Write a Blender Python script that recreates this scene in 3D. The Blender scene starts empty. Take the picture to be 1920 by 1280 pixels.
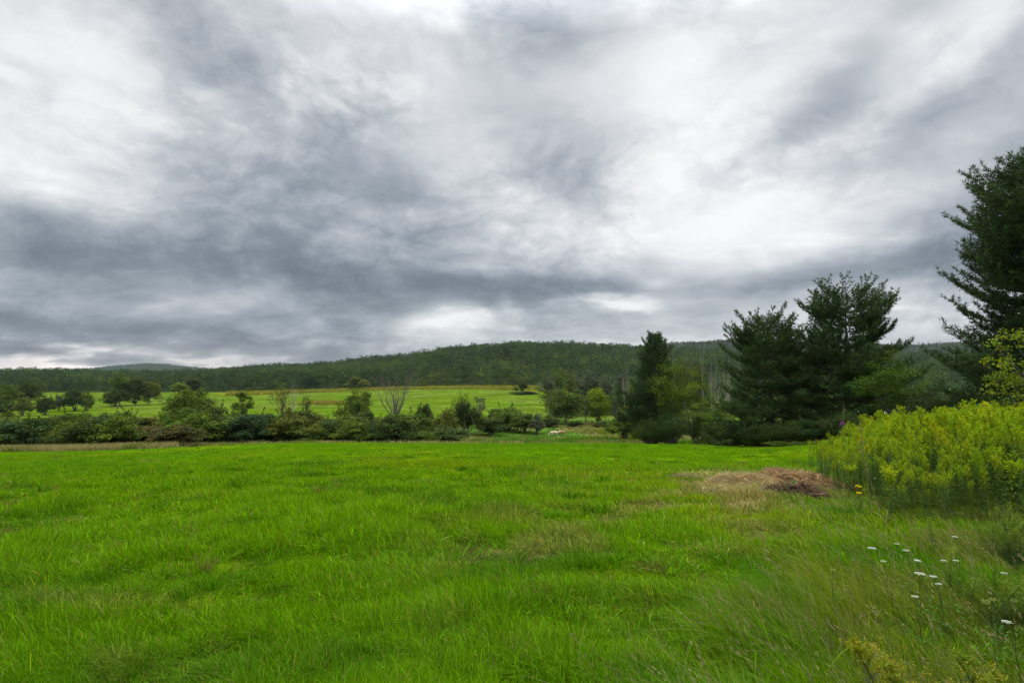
import bpy, math, numpy as np
from mathutils import Vector, Euler

# ------------------------------------------------------------------ basics
sc = bpy.context.scene
COL = sc.collection
F = 1067.0
PITCH = math.atan(60 / F)
CP, SP = math.cos(PITCH), math.sin(PITCH)
CAMZ = 1.6
R = math.radians

def ray(px, py, Y):
    a, t = (px - 960) / F, (640 - py) / F
    k = Y / (CP - SP * t)
    return a * k, Y, CAMZ + (SP + CP * t) * k

def tanel(py):
    t = (640 - np.asarray(py, float)) / F
    return (SP + CP * t) / (CP - SP * t)

def sstep(a, b, x):
    t = np.clip((np.asarray(x, float) - a) / (b - a), 0, 1)
    return t * t * (3 - 2 * t)

def _hash(ix, iy, seed):
    n = (ix.astype(np.int64) * 374761393 + iy.astype(np.int64) * 668265263 + seed * 1442695041) & 0xFFFFFFFF
    n = ((n ^ (n >> 13)) * 1274126177) & 0xFFFFFFFF
    n = n ^ (n >> 16)
    return (n & 0xFFFFFF) / float(0xFFFFFF)

def vnoise(x, y, seed=0):
    x = np.asarray(x, float); y = np.asarray(y, float)
    ix, iy = np.floor(x), np.floor(y)
    fx, fy = x - ix, y - iy
    fx = fx * fx * (3 - 2 * fx); fy = fy * fy * (3 - 2 * fy)
    a = _hash(ix, iy, seed); b = _hash(ix + 1, iy, seed)
    c = _hash(ix, iy + 1, seed); d = _hash(ix + 1, iy + 1, seed)
    return (a * (1 - fx) + b * fx) * (1 - fy) + (c * (1 - fx) + d * fx) * fy

def fbm(x, y, seed=0, octv=3):
    s, a, tot = 0, 1.0, 0
    for o in range(octv):
        s = s + a * vnoise(x * 2 ** o + 17.3 * o, y * 2 ** o - 9.1 * o, seed + o)
        tot += a; a *= .5
    return s / tot

# ------------------------------------------------------------------ terrain
BY = np.array([-50, 0, 3, 8, 15, 30, 60, 88, 95, 110, 130, 145, 170, 200, 240, 300, 400, 500, 600, 20000], float)
BZ = np.array([0, 0, -.05, -.32, -.95, -2.55, -5.85, -9.1, -10.0, -12.1, -13.7, -14.5, -15.0, -15.6, -17, -17.2, -16.6, -15, -14, -13], float)
_yy = np.concatenate([np.arange(-50, 20, .5), np.arange(20, 700, 2.), [700, 20000]])
_zz = np.interp(_yy, BY, BZ)
for _ in range(2):
    _z2 = _zz.copy(); _z2[2:-2] = (_zz[:-4] + _zz[1:-3] + _zz[2:-2] + _zz[3:-1] + _zz[4:]) / 5; _zz = _z2

def U(px): return (np.asarray(px, float) - 960) / F
H1P = [(-300, 701), (0, 700), (300, 698), (420, 691), (500, 688), (560, 686), (620, 681), (700, 672), (800, 663), (900, 651),
       (990, 645), (1080, 646), (1150, 651), (1250, 656), (1400, 660), (1700, 668), (2200, 668)]
H2P = [(-300, 715), (900, 705), (1050, 680), (1120, 660), (1180, 650), (1260, 641), (1370, 636), (1500, 641), (1700, 645), (1800, 641), (1920, 636), (2300, 640)]
H3P = [(-300, 699), (0, 698), (100, 694.5), (180, 690), (230, 685), (270, 682), (310, 683), (340, 686.5), (400, 692), (470, 692), (530, 685),
       (560, 686), (600, 693), (700, 700), (2200, 700)]
def ridge(P, u):
    a = np.array(P, float)
    return tanel(np.interp(u, U(a[:, 0]), a[:, 1]))

def H(x, y):
    x = np.asarray(x, float); y = np.asarray(y, float)
    u = np.clip(x / np.maximum(np.maximum(y, np.abs(x) * .65), 1.0), -1.4, 1.4)
    z = np.interp(y, _yy, _zz)
    z = z - .95 * sstep(-.3, -.9, u) * np.clip(y / 75, 0, 1) * (1 - sstep(90, 130, y))
    z = z + 5 * sstep(-.55, -.05, u) * sstep(250, 500, y)
    z = z + 1.2 * sstep(.35, .9, u) * sstep(4, 40, y) * (1 - sstep(60, 120, y))
    # rolling ground
    z = z + (fbm(x / 14, y / 14, 3, 2) - .5) * .45 * sstep(6, 30, y) * (1 - sstep(300, 600, y))
    z = z + (fbm(x / 1.9 + y * .15, y / 1.1, 5, 2) - .5) * .08 * (1 - sstep(20, 60, y))
    # wooded hills
    g1 = 1200 * ridge(H1P, u) + CAMZ - 13
    s = np.sin(np.clip((y - 520) / 680, 0, 1) * math.pi / 2)
    z1 = z * (1 - s) + g1 * s
    z1 = z1 - 70 * sstep(1220, 2000, y)
    g2 = 2200 * ridge(H2P, u) + CAMZ - 14
    s2 = sstep(1400, 2250, y)
    z2 = -60 + (g2 + 60) * s2 - 90 * sstep(2300, 3300, y)
    g3 = 4200 * ridge(H3P, u) + CAMZ - 15
    s3 = sstep(2200, 4300, y)
    z3 = -60 + (g3 + 60) * s3 - 140 * sstep(4400, 6500, y)
    z = np.where(y > 515, np.maximum(np.maximum(z1, z2), z3), z)
    z = z + (fbm(x / 160, y / 160, 8, 2) - .5) * 14 * sstep(600, 800, y)
    return z

def Hs(x, y): return float(H(np.array([x]), np.array([y]))[0])

EU = np.array([-1.5, -1, -.62, -.5, -.2, .05, .2, .35, .42, .5, .58, .7, 1.5])
EY = np.array([66, 69, 74, 85, 90, 90, 84, 66, 52, 40, 27, 15, 12], float)
def yedge(u): return np.interp(u, EU, EY)

# ------------------------------------------------------------------ mesh helpers
def make_mesh(name, V, T, C=None, mats=(), smooth=False):
    V = np.ascontiguousarray(V, np.float32); T = np.ascontiguousarray(T, np.int32)
    me = bpy.data.meshes.new(name)
    me.vertices.add(len(V)); me.vertices.foreach_set('co', V.ravel())
    me.loops.add(T.size); me.loops.foreach_set('vertex_index', T.ravel())
    me.polygons.add(len(T)); me.polygons.foreach_set('loop_start', np.arange(0, T.size, 3, dtype=np.int32))
    if smooth: me.polygons.foreach_set('use_smooth', np.ones(len(T), bool))
    me.update(calc_edges=True)
    if C is not None:
        a = me.attributes.new('Col', 'FLOAT_COLOR', 'POINT')
        c4 = np.ones((len(V), 4), np.float32); c4[:, :3] = C
        a.data.foreach_set('color', c4.ravel())
    for m in mats: me.materials.append(m)
    return me

class MB:
    def __init__(s): s.V, s.T, s.C, s.n = [], [], [], 0
    def add(s, V, T, C):
        V = np.asarray(V, float); s.V.append(V); s.T.append(np.asarray(T, int) + s.n)
        C = np.asarray(C, float)
        s.C.append(np.broadcast_to(C, (len(V), 3)) if C.ndim == 1 else C); s.n += len(V)
    def mesh(s, name, mats, smooth=False):
        return make_mesh(name, np.concatenate(s.V), np.concatenate(s.T), np.concatenate(s.C), mats, smooth)

def tube(mb, pts, rad, n=5, col=(1, 1, 1)):
    pts = np.asarray(pts, float); k = len(pts)
    d = np.gradient(pts, axis=0); d /= np.linalg.norm(d, axis=1)[:, None] + 1e-9
    ref = np.array([0, 0, 1.]) if abs(d[:, 2]).mean() < .8 else np.array([1., 0, 0])
    a = np.cross(d, ref); a /= np.linalg.norm(a, axis=1)[:, None] + 1e-9
    b = np.cross(d, a)
    th = np.linspace(0, 2 * np.pi, n, endpoint=False)
    rad = np.broadcast_to(rad, (k,))
    V = pts[:, None] + rad[:, None, None] * (np.cos(th)[None, :, None] * a[:, None] + np.sin(th)[None, :, None] * b[:, None])
    i = np.arange(k - 1)[:, None] * n; j = np.arange(n)[None]; j2 = (j + 1) % n
    q = np.stack([i + j, i + j2, i + n + j2, i + n + j], -1).reshape(-1, 4)
    T = np.concatenate([q[:, [0, 1, 2]], q[:, [0, 2, 3]]])
    mb.add(V.reshape(-1, 3), T, col)

def unit(v): return v / (np.linalg.norm(v, axis=-1, keepdims=True) + 1e-9)

def diamonds(mb, c, a, b, col):
    """leaf shaped quads: centre c, half length vector a, half width vector b"""
    n = len(c)
    V = np.stack([c - a, c + b * .9 - a * .15, c + a, c - b * .9 - a * .15], 1).reshape(-1, 3)
    i = np.arange(n)[:, None] * 4
    T = np.concatenate([i + [0, 1, 2], i + [0, 2, 3]])
    mb.add(V, T, np.repeat(col, 4, 0))

def leaves(mb, rng, c, size, col, up=.5, asp=.55, outdir=None):
    n = len(c)
    nrm = rng.normal(size=(n, 3)); nrm[:, 2] = np.abs(nrm[:, 2]) + up
    if outdir is not None: nrm += outdir * .8
    nrm = unit(nrm)
    t = unit(np.cross(nrm, rng.normal(size=(n, 3))))
    b = np.cross(nrm, t)
    s = size * rng.uniform(.6, 1.3, n)[:, None]
    diamonds(mb, c, t * s * .5, b * s * .5 * asp, col)

def tintcol(rng, n, var=.25, yel=.15):
    v = np.exp(rng.normal(0, var, n))[:, None]
    y = rng.normal(0, yel, n)[:, None]
    return np.concatenate([v * (1 + y), v * (1 + y * .4), v * (1 - y * .8)], 1).clip(.1, 3)

# ------------------------------------------------------------------ materials
def new_mat(name):
    m = bpy.data.materials.new(name); m.use_nodes = True
    nt = m.node_tree; nt.nodes.clear()
    return m, nt, nt.nodes.new('ShaderNodeOutputMaterial')

def leaf_mat(name, trans=.35, objcol=True, rand=None, spec=.07, rough=.7):
    m, nt, out = new_mat(name); N = nt.nodes; L = nt.links
    at = N.new('ShaderNodeAttribute'); at.attribute_name = 'Col'
    c = at.outputs['Color']
    oi = N.new('ShaderNodeObjectInfo')
    if objcol:
        mx = N.new('ShaderNodeMix'); mx.data_type = 'RGBA'; mx.blend_type = 'MULTIPLY'; mx.inputs[0].default_value = 1
        L.new(c, mx.inputs[6]); L.new(oi.outputs['Color'], mx.inputs[7]); c = mx.outputs[2]
    if rand:
        rp = N.new('ShaderNodeValToRGB'); e = rp.color_ramp.elements
        e[0].position, e[0].color = 0, (*rand[0], 1); e[1].position, e[1].color = 1, (*rand[-1], 1)
        for k, cc in enumerate(rand[1:-1]):
            q = rp.color_ramp.elements.new((k + 1) / (len(rand) - 1)); q.color = (*cc, 1)
        L.new(oi.outputs['Random'], rp.inputs[0])
        mx = N.new('ShaderNodeMix'); mx.data_type = 'RGBA'; mx.blend_type = 'MULTIPLY'; mx.inputs[0].default_value = 1
        L.new(c, mx.inputs[6]); L.new(rp.outputs[0], mx.inputs[7]); c = mx.outputs[2]
    bs = N.new('ShaderNodeBsdfPrincipled'); bs.inputs['Roughness'].default_value = rough
    bs.inputs['Specular IOR Level'].default_value = spec
    L.new(c, bs.inputs['Base Color'])
    tr = N.new('ShaderNodeBsdfTranslucent')
    hs = N.new('ShaderNodeHueSaturation'); hs.inputs['Saturation'].default_value = 1.1; hs.inputs['Value'].default_value = 1.15
    L.new(c, hs.inputs['Color']); L.new(hs.outputs[0], tr.inputs['Color'])
    ms = N.new('ShaderNodeMixShader'); ms.inputs[0].default_value = trans
    L.new(bs.outputs[0], ms.inputs[1]); L.new(tr.outputs[0], ms.inputs[2]); L.new(ms.outputs[0], out.inputs[0])
    return m

def bark_mat(name, c1, c2, scale=3):
    m, nt, out = new_mat(name); N = nt.nodes; L = nt.links
    tc = N.new('ShaderNodeTexCoord'); mp = N.new('ShaderNodeMapping'); mp.inputs['Scale'].default_value = (4, 4, .8)
    nz = N.new('ShaderNodeTexNoise'); nz.inputs['Scale'].default_value = scale; nz.inputs['Detail'].default_value = 5
    rp = N.new('ShaderNodeValToRGB'); rp.color_ramp.elements[0].color = (*c1, 1); rp.color_ramp.elements[1].color = (*c2, 1)
    rp.color_ramp.elements[0].position = .3; rp.color_ramp.elements[1].position = .7
    bs = N.new('ShaderNodeBsdfPrincipled'); bs.inputs['Roughness'].default_value = .9
    bp = N.new('ShaderNodeBump'); bp.inputs['Strength'].default_value = .5
    L.new(tc.outputs['Object'], mp.inputs[0]); L.new(mp.outputs[0], nz.inputs[0]); L.new(nz.outputs[0], rp.inputs[0])
    L.new(rp.outputs[0], bs.inputs['Base Color']); L.new(nz.outputs[0], bp.inputs['Height']); L.new(bp.outputs[0], bs.inputs['Normal'])
    L.new(bs.outputs[0], out.inputs[0])
    return m

M_leaf = leaf_mat('foliage')
M_needle = leaf_mat('pine_needles', trans=.15, spec=.12)
M_grass = leaf_mat('grass_blades', trans=.45, objcol=False, spec=.04, rough=.8)
M_forest = leaf_mat('forest_foliage', trans=.25, objcol=False, spec=.1, rand=[(.45, .55, .65), (.85, 1.0, .9), (1.3, 1.3, 1), (.55, .65, .5), (1.9, 1.75, .9), (.75, 1.0, 1.1), (1.55, 1.55, 1), (.45, .58, .5), (1.1, 1.3, 1.2)])
M_herb = leaf_mat('herb_foliage', trans=.35, objcol=False, rand=[(.72, .8, .9), (1.15, 1.08, 1), (.88, .98, 1), (1.25, 1.1, .9), (.8, .92, .8)])
M_bark = bark_mat('grey_brown_bark', (.05, .04, .03), (.13, .11, .09))
M_pale = bark_mat('pale_bark', (.22, .19, .15), (.38, .34, .28))
M_pbark = bark_mat('pine_bark', (.035, .027, .022), (.09, .07, .055))

# ------------------------------------------------------------------ tagging
def tag(o, label=None, cat=None, group=None, kind=None):
    if label: o['label'] = label
    if cat: o['category'] = cat
    if group: o['group'] = group
    if kind: o['kind'] = kind
    return o
def empty(name, loc, rz=0, s=(1, 1, 1)):
    o = bpy.data.objects.new(name, None); COL.objects.link(o)
    o.location = loc; o.rotation_euler = (0, 0, rz); o.scale = s; o.empty_display_size = .3
    return o
def link(name, me, parent=None, color=None):
    o = bpy.data.objects.new(name, me); COL.objects.link(o)
    if parent: o.parent = parent
    if color: o.color = (*color, 1)
    return o

# ------------------------------------------------------------------ ground sheet
rr = np.concatenate([[0.0], np.geomspace(.5, 5200, 600)])
th = np.concatenate([np.linspace(-52, 52, 560), np.linspace(58, 302, 42)]) * math.pi / 180
RR, TH = np.meshgrid(rr, th, indexing='ij')
GX, GY = RR * np.sin(TH), RR * np.cos(TH)
GZ = H(GX, GY)
gu = np.clip(GX / np.maximum(np.maximum(GY, np.abs(GX) * .65), 1), -1.4, 1.4)

def mixc(a, b, t): return a * (1 - t[..., None]) + np.asarray(b) * t[..., None]

def field_col(x, y):
    """colour of the mown field grass, patches of yellower and drier grass"""
    c = np.broadcast_to(np.array([.110, .235, .002]), x.shape + (3,)).copy()
    n1 = fbm(x / 5 + y / 30, y / 9, 21, 3); n2 = fbm(x / 1.1, y / 1.1, 33, 3); n3 = fbm(x / 30, y / 30, 41, 2)
    c = mixc(c, [.18, .245, .004], sstep(.48, .72, n1) * .5)
    c = mixc(c, [.058, .150, .006], sstep(.55, .72, n2) * .7)
    c = mixc(c, [.080, .19, .003], sstep(.55, .7, n3) * .5)
    u = x / np.maximum(y, 1)
    dry = np.exp(-(((u - .08) / .22) ** 2 + ((np.log(np.maximum(y, 1) / 6.3)) / .35) ** 2))
    dry = dry * .55
    dry = np.maximum(dry, 1.1 * np.exp(-(((u - .38) / .13) ** 2 + (np.log(np.maximum(y, 1) / 10.5) / .3) ** 2)))
    dry = np.maximum(dry, .7 * np.exp(-(((u + .8) / .2) ** 2 + (np.log(np.maximum(y, 1) / 3.7) / .2) ** 2)))
    dl = np.log(np.maximum(y, 1)) - 1.668 - 2.0 * u
    dry = np.maximum(dry, .55 * np.exp(-(dl / .17) ** 2) * sstep(-.2, 0, u) * (1 - sstep(.42, .55, u)))
    n4 = fbm(x / .7, y / .55, 55, 3)
    c = mixc(c, [.21, .17, .06], np.clip(dry * 1.3, 0, 1) * sstep(.42, .62, n4) * .75)
    c = mixc(c, [.15, .15, .04], sstep(.66, .76, n4) * sstep(.4, .6, n1) * .5 * (1 - .7 * sstep(7, 20, y)))
    return c

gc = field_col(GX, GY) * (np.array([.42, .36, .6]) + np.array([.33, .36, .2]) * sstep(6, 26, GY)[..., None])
pn = fbm(GX / 9, GY / 14, 61, 3)
past = mixc(np.broadcast_to(np.array([.052, .11, .012]), gc.shape), [.12, .12, .035], sstep(.45, .65, pn))
outm = sstep(-2, 3, GY - yedge(gu))
gc = mixc(gc, past, outm)
farf = mixc(np.broadcast_to(np.array([.062, .106, .004]), gc.shape), [.082, .118, .014], sstep(.3, .7, fbm(GX / 40 + GY / 200, GY / 16, 71, 3)))
farf = mixc(farf, [.052, .100, .002], sstep(.50, .66, fbm(GX / 60, GY / 10, 73, 3)) * .7)
tf = sstep(225, 245, GY)
gc = mixc(gc, farf, tf)
# band of goldenrod along the top of the far field
yb = 455 - 12 * np.sin(GX / 60) - 25 * sstep(-.1, .1, gu)
gc = mixc(gc, [.17, .145, .012], sstep(0, 10, GY - yb) * sstep(.2, .45, fbm(GX / 20, GY / 14, 77, 2)) * sstep(-.56, -.40, gu))
# rusty rough patch in the far field
rp_ = np.exp(-(((gu - U(608)) / .045) ** 2 + ((GY - 345) / 13.) ** 2) * 1.1)
gc = mixc(gc, [.12, .10, .018], sstep(.3, .6, rp_) * .7)
woods = np.maximum(sstep(500, 512, GY), sstep(.055, .075, gu) * sstep(240, 262, GY))
gc = mixc(gc, [.016, .026, .007], woods)
bare = sstep(.75, .95, gu) * 0
nr, ntn = RR.shape
idx = np.arange(nr * ntn).reshape(nr, ntn)
a = idx[:-1]; b = np.roll(idx, -1, 1)[:-1]; c_ = np.roll(idx, -1, 1)[1:]; d_ = idx[1:]
q = np.stack([a, d_, c_, b], -1).reshape(-1, 4)
T = np.concatenate([q[:, [0, 1, 2]], q[:, [0, 2, 3]]])
m, nt, out = new_mat('ground_soil_and_turf'); N = nt.nodes; L = nt.links
at = N.new('ShaderNodeAttribute'); at.attribute_name = 'Col'
tc = N.new('ShaderNodeTexCoord')
prev = at.outputs['Color']
for s_, st in ((.06, .35), (.45, .45), (3.5, .6)):
    nz = N.new('ShaderNodeTexNoise'); nz.inputs['Scale'].default_value = s_; nz.inputs['Detail'].default_value = 6; nz.inputs['Roughness'].default_value = .65
    L.new(tc.outputs['Object'], nz.inputs[0])
    mr = N.new('ShaderNodeMapRange'); mr.inputs[1].default_value = .3; mr.inputs[2].default_value = .7
    mr.inputs[3].default_value = 1 - st; mr.inputs[4].default_value = 1 + st
    L.new(nz.outputs[0], mr.inputs[0])
    mx = N.new('ShaderNodeMix'); mx.data_type = 'RGBA'; mx.blend_type = 'MULTIPLY'; mx.inputs[0].default_value = 1
    L.new(prev, mx.inputs[6]); L.new(mr.outputs[0], mx.inputs[7]); prev = mx.outputs[2]
bs = N.new('ShaderNodeBsdfPrincipled'); bs.inputs['Roughness'].default_value = 1; bs.inputs['Specular IOR Level'].default_value = 0
bp = N.new('ShaderNodeBump'); bp.inputs['Strength'].default_value = .6; bp.inputs['Distance'].default_value = .15
L.new(nz.outputs[0], bp.inputs['Height']); L.new(bp.outputs[0], bs.inputs['Normal'])
L.new(prev, bs.inputs['Base Color']); L.new(bs.outputs[0], out.inputs[0])
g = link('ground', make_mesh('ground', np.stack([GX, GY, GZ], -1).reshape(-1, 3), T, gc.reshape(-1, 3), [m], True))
tag(g, 'green rolling ground with mown field, pasture and wooded hills', 'ground', kind='structure')

# ------------------------------------------------------------------ grass
def blades(x, y, h, w, lx, ly, segs, col, rng, z=None, curl=.45):
    n = len(x)
    z = H(x, y) - .01 if z is None else z
    yaw = rng.uniform(0, 2 * np.pi, n)
    dx, dy = np.cos(yaw), np.sin(yaw)
    ts = {1: [0, 1], 2: [0, .5, 1], 3: [0, .35, .7, 1]}[segs]
    rows = []
    for t in ts:
        px = x + lx * h * t ** 1.8; py = y + ly * h * t ** 1.8
        lean = np.sqrt(lx * lx + ly * ly)
        pz = z + h * (t - curl * lean * t * t).clip(.02 * t)
        if t < 1:
            ww = w * (1 - .55 * t) * .5
            rows += [np.stack([px - dx * ww, py - dy * ww, pz], -1), np.stack([px + dx * ww, py + dy * ww, pz], -1)]
        else: rows.append(np.stack([px, py, pz], -1))
    k = len(rows)
    V = np.stack(rows, 1).reshape(-1, 3)
    i = np.arange(n)[:, None] * k
    tl = []
    for s in range(segs - 1):
        o = 2 * s; tl += [i + [o, o + 1, o + 3], i + [o, o + 3, o + 2]]
    tl.append(i + [k - 3, k - 2, k - 1])
    return V, np.concatenate(tl), np.repeat(col, k, 0)

def tallmask(x, y):
    """rank unmown grass to the right of the camera"""
    e = .75 + (y - 3) * .62 + (fbm(x / .8, y / .8, 91, 2) - .5) * 1.0
    return sstep(-.45, .6, x - e) * (1 - sstep(12, 15, y))

def inpatch(x, y):      # ground hidden under the goldenrod
    return (x > np.where(y < 11.5, 5.05 + .235 * (y - 7.5), .525 * y) + .15 * np.sin(y * 2.3)) & (y > 7.2 + .25 * np.sin(x * 2.)) & (y < 17)

rng = np.random.default_rng(11)
def logsample(n, y0, y1, um=1.02, pw=1.0):
    y = y0 * (y1 / y0) ** (rng.random(n) ** pw)
    x = rng.uniform(-um, um, n) * (y + 1.7)
    return x, y

mb = MB()
for (n, y0, y1, segs, wk) in ((660000, 1.8, 8, 3, 1.0), (660000, 8, 25, 2, 1.0), (750000, 25, 96, 1, 1.0)):
    x, y = logsample(n, y0, y1)
    u = x / y
    keep = (y < yedge(u)) & (rng.random(n) > tallmask(x, y) * .75) & ~inpatch(x, y)
    # clumps: thin out in hollows
    cl = fbm(x / .55 + y * .1, y / .5, 101, 3); big = fbm(x / 3.2 - y * .25, y / 1.3, 103, 3)
    keep &= rng.random(n) < np.where(y < 25, np.clip(.24 + 1.2 * sstep(.32, .58, cl), 0, 1) + .3 * sstep(10, 25, y), 1)
    x, y, u, cl, big = x[keep], y[keep], u[keep], cl[keep], big[keep]; n = len(x)
    hh = (.040 + .115 * sstep(.33, .72, cl) + .085 * sstep(.5, .75, big)) * rng.uniform(.55, 1.35, n) * (1 - .35 * sstep(9, 30, y))
    pix = y / 569.
    w = np.maximum(.0041, pix * .75) * rng.uniform(.7, 1.4, n)
    la = fbm(x / 2.5, y / 2.5, 111, 2) * 7 + rng.normal(0, 1.5, n)
    lm = rng.gamma(2.0, .36, n).clip(0, 1.6)
    lx, ly = np.cos(la) * lm - .12, np.sin(la) * lm
    c = field_col(x, y) * np.exp(rng.normal(0, .36, n) * (1 - .45 * sstep(6, 25, y)))[:, None]
    dryb = rng.random(n) < .035 * (1 - .8 * sstep(8, 25, y))
    c *= (np.array([.84, .90, .9]) + np.array([.16, .10, .1]) * sstep(4, 9, y)[:, None])  # vignette-like darkening put into the near blades' colour, plus a deeper green
    c[dryb] = np.array([.26, .225, .07]) * rng.uniform(.6, 1.3, dryb.sum())[:, None]
    yl = rng.random(n) < .10 * (1 - .6 * sstep(8, 25, y))
    c[yl] *= np.array([1.6, 1.15, 1.0])
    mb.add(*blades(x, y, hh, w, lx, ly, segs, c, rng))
# darker, ranker tufts standing out of the sward
nt_ = 1250
tx, ty = logsample(nt_, 2.2, 80); k = (ty < yedge(tx / ty) - 1) & ~inpatch(tx, ty) & (tallmask(tx, ty) < .3); tx, ty = tx[k], ty[k]; nt_ = len(tx)
tr = rng.uniform(.06, .2, nt_) * (1 + .5 * sstep(8, 40, ty)); tb = np.where(ty < 8, 90, np.where(ty < 25, 60, 34))
ti = np.repeat(np.arange(nt_), tb); n = len(ti)
a_ = rng.uniform(0, 6.28, n); r_ = np.abs(rng.normal(0, 1, n)) * tr[ti]
x = tx[ti] + np.cos(a_) * r_ * 1.5; y = ty[ti] + np.sin(a_) * r_
hh = (.10 + .10 * rng.random(nt_))[ti] * rng.uniform(.6, 1.25, n) * (1 - .25 * sstep(8, 30, ty[ti])); lm = (.40 + r_ / (tr[ti] * 1.8)) * rng.uniform(.5, 1.4, n)
lm = lm.clip(0, 1.5)
tc_ = np.where((rng.random(nt_) < .2)[:, None], np.array([.15, .16, .03]), np.array([.066, .165, .004])) * np.exp(rng.normal(0, .18, nt_))[:, None]
mb.add(*blades(x, y, hh, np.maximum(.006, y / 569 * 1.1) * rng.uniform(.7, 1.3, n), np.cos(a_) * lm, np.sin(a_) * lm, 2, tc_[ti] * np.exp(rng.normal(0, .25, n))[:, None], rng))
g = link('field_grass', mb.mesh('field_grass', [M_grass]))
tag(g, 'bright green mown field grass with tufts and yellowing patches', 'grass', kind='stuff')

# rank grass at the lower right
mb = MB()
x, y = logsample(400000, 1.7, 14, 1.05)
tm = tallmask(x, y)
keep = (rng.random(len(x)) < tm) & ~(inpatch(x, y) & (y > 7.6))
x, y = x[keep], y[keep]; n = len(x)
cl = fbm(x / .5, y / .5, 121, 3); big = fbm(x / 1.6, y / 1.2, 123, 2)
hh = (.13 + .17 * sstep(.3, .7, cl) + .10 * sstep(.4, .7, big)) * rng.uniform(.45, 1.25, n) * (1 - .55 * sstep(5.2, 7, y))
w = np.maximum(.0045, y / 569 * .95) * rng.uniform(.6, 1.3, n)
la = 2.5 + (fbm(x / 1.4, y / 1.4, 127, 2) - .5) * 3.2 + rng.normal(0, .75, n)
lm = rng.gamma(3.0, .26, n).clip(.05, 1.5)
base = mixc(np.broadcast_to(np.array([.105, .21, .004]), (n, 3)), [.15, .19, .018], sstep(.4, .65, fbm(x / 1.1, y / 1.1, 131, 3)))
base = mixc(base, [.10, .135, .02], sstep(.5, .85, x / y) * .8)
base = mixc(base, [.06, .16, .006], sstep(.5, .7, fbm(x / .9, y / .9, 133, 2)))
c = base * np.exp(rng.normal(0, .25, n))[:, None]
s_ = rng.random(n) < .04 + .12 * sstep(.5, .7, big)
c[s_] = np.array([.24, .20, .10]) * rng.uniform(.55, 1.2, s_.sum())[:, None]
w[s_] *= .75; hh[s_] *= 1.12
mb.add(*blades(x, y, hh, w, np.cos(la) * lm, np.sin(la) * lm, 3, c, rng))
# seed heads on thin culms
x, y = logsample(5000, 1.8, 13, 1.05); keep = (rng.random(len(x)) < tallmask(x, y) * .5) & ~inpatch(x, y); x, y = x[keep], y[keep]; n = len(x)
la = 2.5 + rng.normal(0, .6, n); lm = rng.uniform(.2, .9, n); h = rng.uniform(.2, .44, n)
z = H(x, y); c = np.array([.27, .22, .11]) * rng.uniform(.6, 1.15, n)[:, None]
mb.add(*blades(x, y, h, np.maximum(.003, y / 569 * .7), np.cos(la) * lm, np.sin(la) * lm, 3, c, rng))
tipx, tipy = x + np.cos(la) * lm * h, y + np.sin(la) * lm * h; tipz = z + h * (1 - .45 * lm)
ax = unit(np.stack([np.cos(la) * lm * 1.5, np.sin(la) * lm * 1.5, 1 - .6 * lm], -1))
for k in range(5):
    off = rng.normal(0, .008, (n, 3)); p = np.stack([tipx, tipy, tipz], -1) - ax * (k * .018) + off
    diamonds(mb, p, ax * .016, unit(np.cross(ax, rng.normal(size=(n, 3)))) * .0035, c * 1.05)
g = link('rank_grass', mb.mesh('rank_grass', [M_grass]))
tag(g, 'long olive green unmown grass bending left with straw seed heads', 'grass', kind='stuff')

# rough pasture and the straw coloured bank at the edge of the field
mb = MB()
n = 190000
x, y = logsample(n, 80, 215, 1.0); u = x / y
keep = (y > yedge(u) + 1) & (u > -.98); x, y, u = x[keep], y[keep], u[keep]; n = len(x)
pn = fbm(x / 9, y / 14, 61, 3)
c = mixc(np.broadcast_to(np.array([.06, .13, .012]), (n, 3)), [.14, .14, .04], sstep(.42, .62, pn))
gold = sstep(.08, .18, u) * sstep(125, 140, y) * sstep(.45, .6, fbm(x / 6, y / 8, 143, 2))
c = mixc(c, [.15, .16, .012], gold * .8)
c *= np.exp(rng.normal(0, .25, n))[:, None]
h = (.25 + .5 * sstep(.5, .7, fbm(x / 4, y / 5, 141, 2)) + .35 * gold) * rng.uniform(.5, 1.2, n)
mb.add(*blades(x, y, h, y / 569 * 1.2 * rng.uniform(.6, 1.3, n), rng.normal(0, .35, n), rng.normal(0, .35, n), 1, c, rng))
g = link('pasture_grass', mb.mesh('pasture_grass', [M_grass]))
tag(g, 'rough tussocky pasture grass around the cattle beyond the mown field', 'grass', kind='stuff')
mb = MB()
n = 60000
u = rng.uniform(-1.02, .02, n); y = yedge(u) + rng.uniform(-1.2, 7, n); x = u * y
dens = np.where(u < -.58, 1, .35 * sstep(.5, .65, fbm(x / 7, y * 0, 151, 2)) + .1)
keep = rng.random(n) < dens; x, y, u = x[keep], y[keep], u[keep]; n = len(x)
pn = fbm(x / 4, y / 3, 155, 2)
c = mixc(np.broadcast_to(np.array([.24, .21, .085]), (n, 3)), [.12, .15, .025], sstep(.45, .65, pn)) * np.exp(rng.normal(0, .22, n))[:, None]
h = np.where(u < -.58, .95, .55) * rng.uniform(.4, 1.2, n)
mb.add(*blades(x, y, h, y / 569 * 1.1 * rng.uniform(.6, 1.3, n), rng.normal(-.1, .3, n), rng.normal(0, .3, n), 1, c, rng))
n = 9000; u = rng.normal(.37, .09, n); y = 10.6 * np.exp(rng.normal(0, .20, n)); x = u * y
k = (rng.random(n) < sstep(.42, .62, fbm(x / .9, y / 1.1, 157, 2))) & ~inpatch(x, y); x, y = x[k], y[k]; n = len(x)
la = rng.uniform(0, 6.28, n); lm = rng.uniform(.5, 1.9, n)
c = np.array([.38, .29, .13]) * np.exp(rng.normal(0, .3, n))[:, None]
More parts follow.
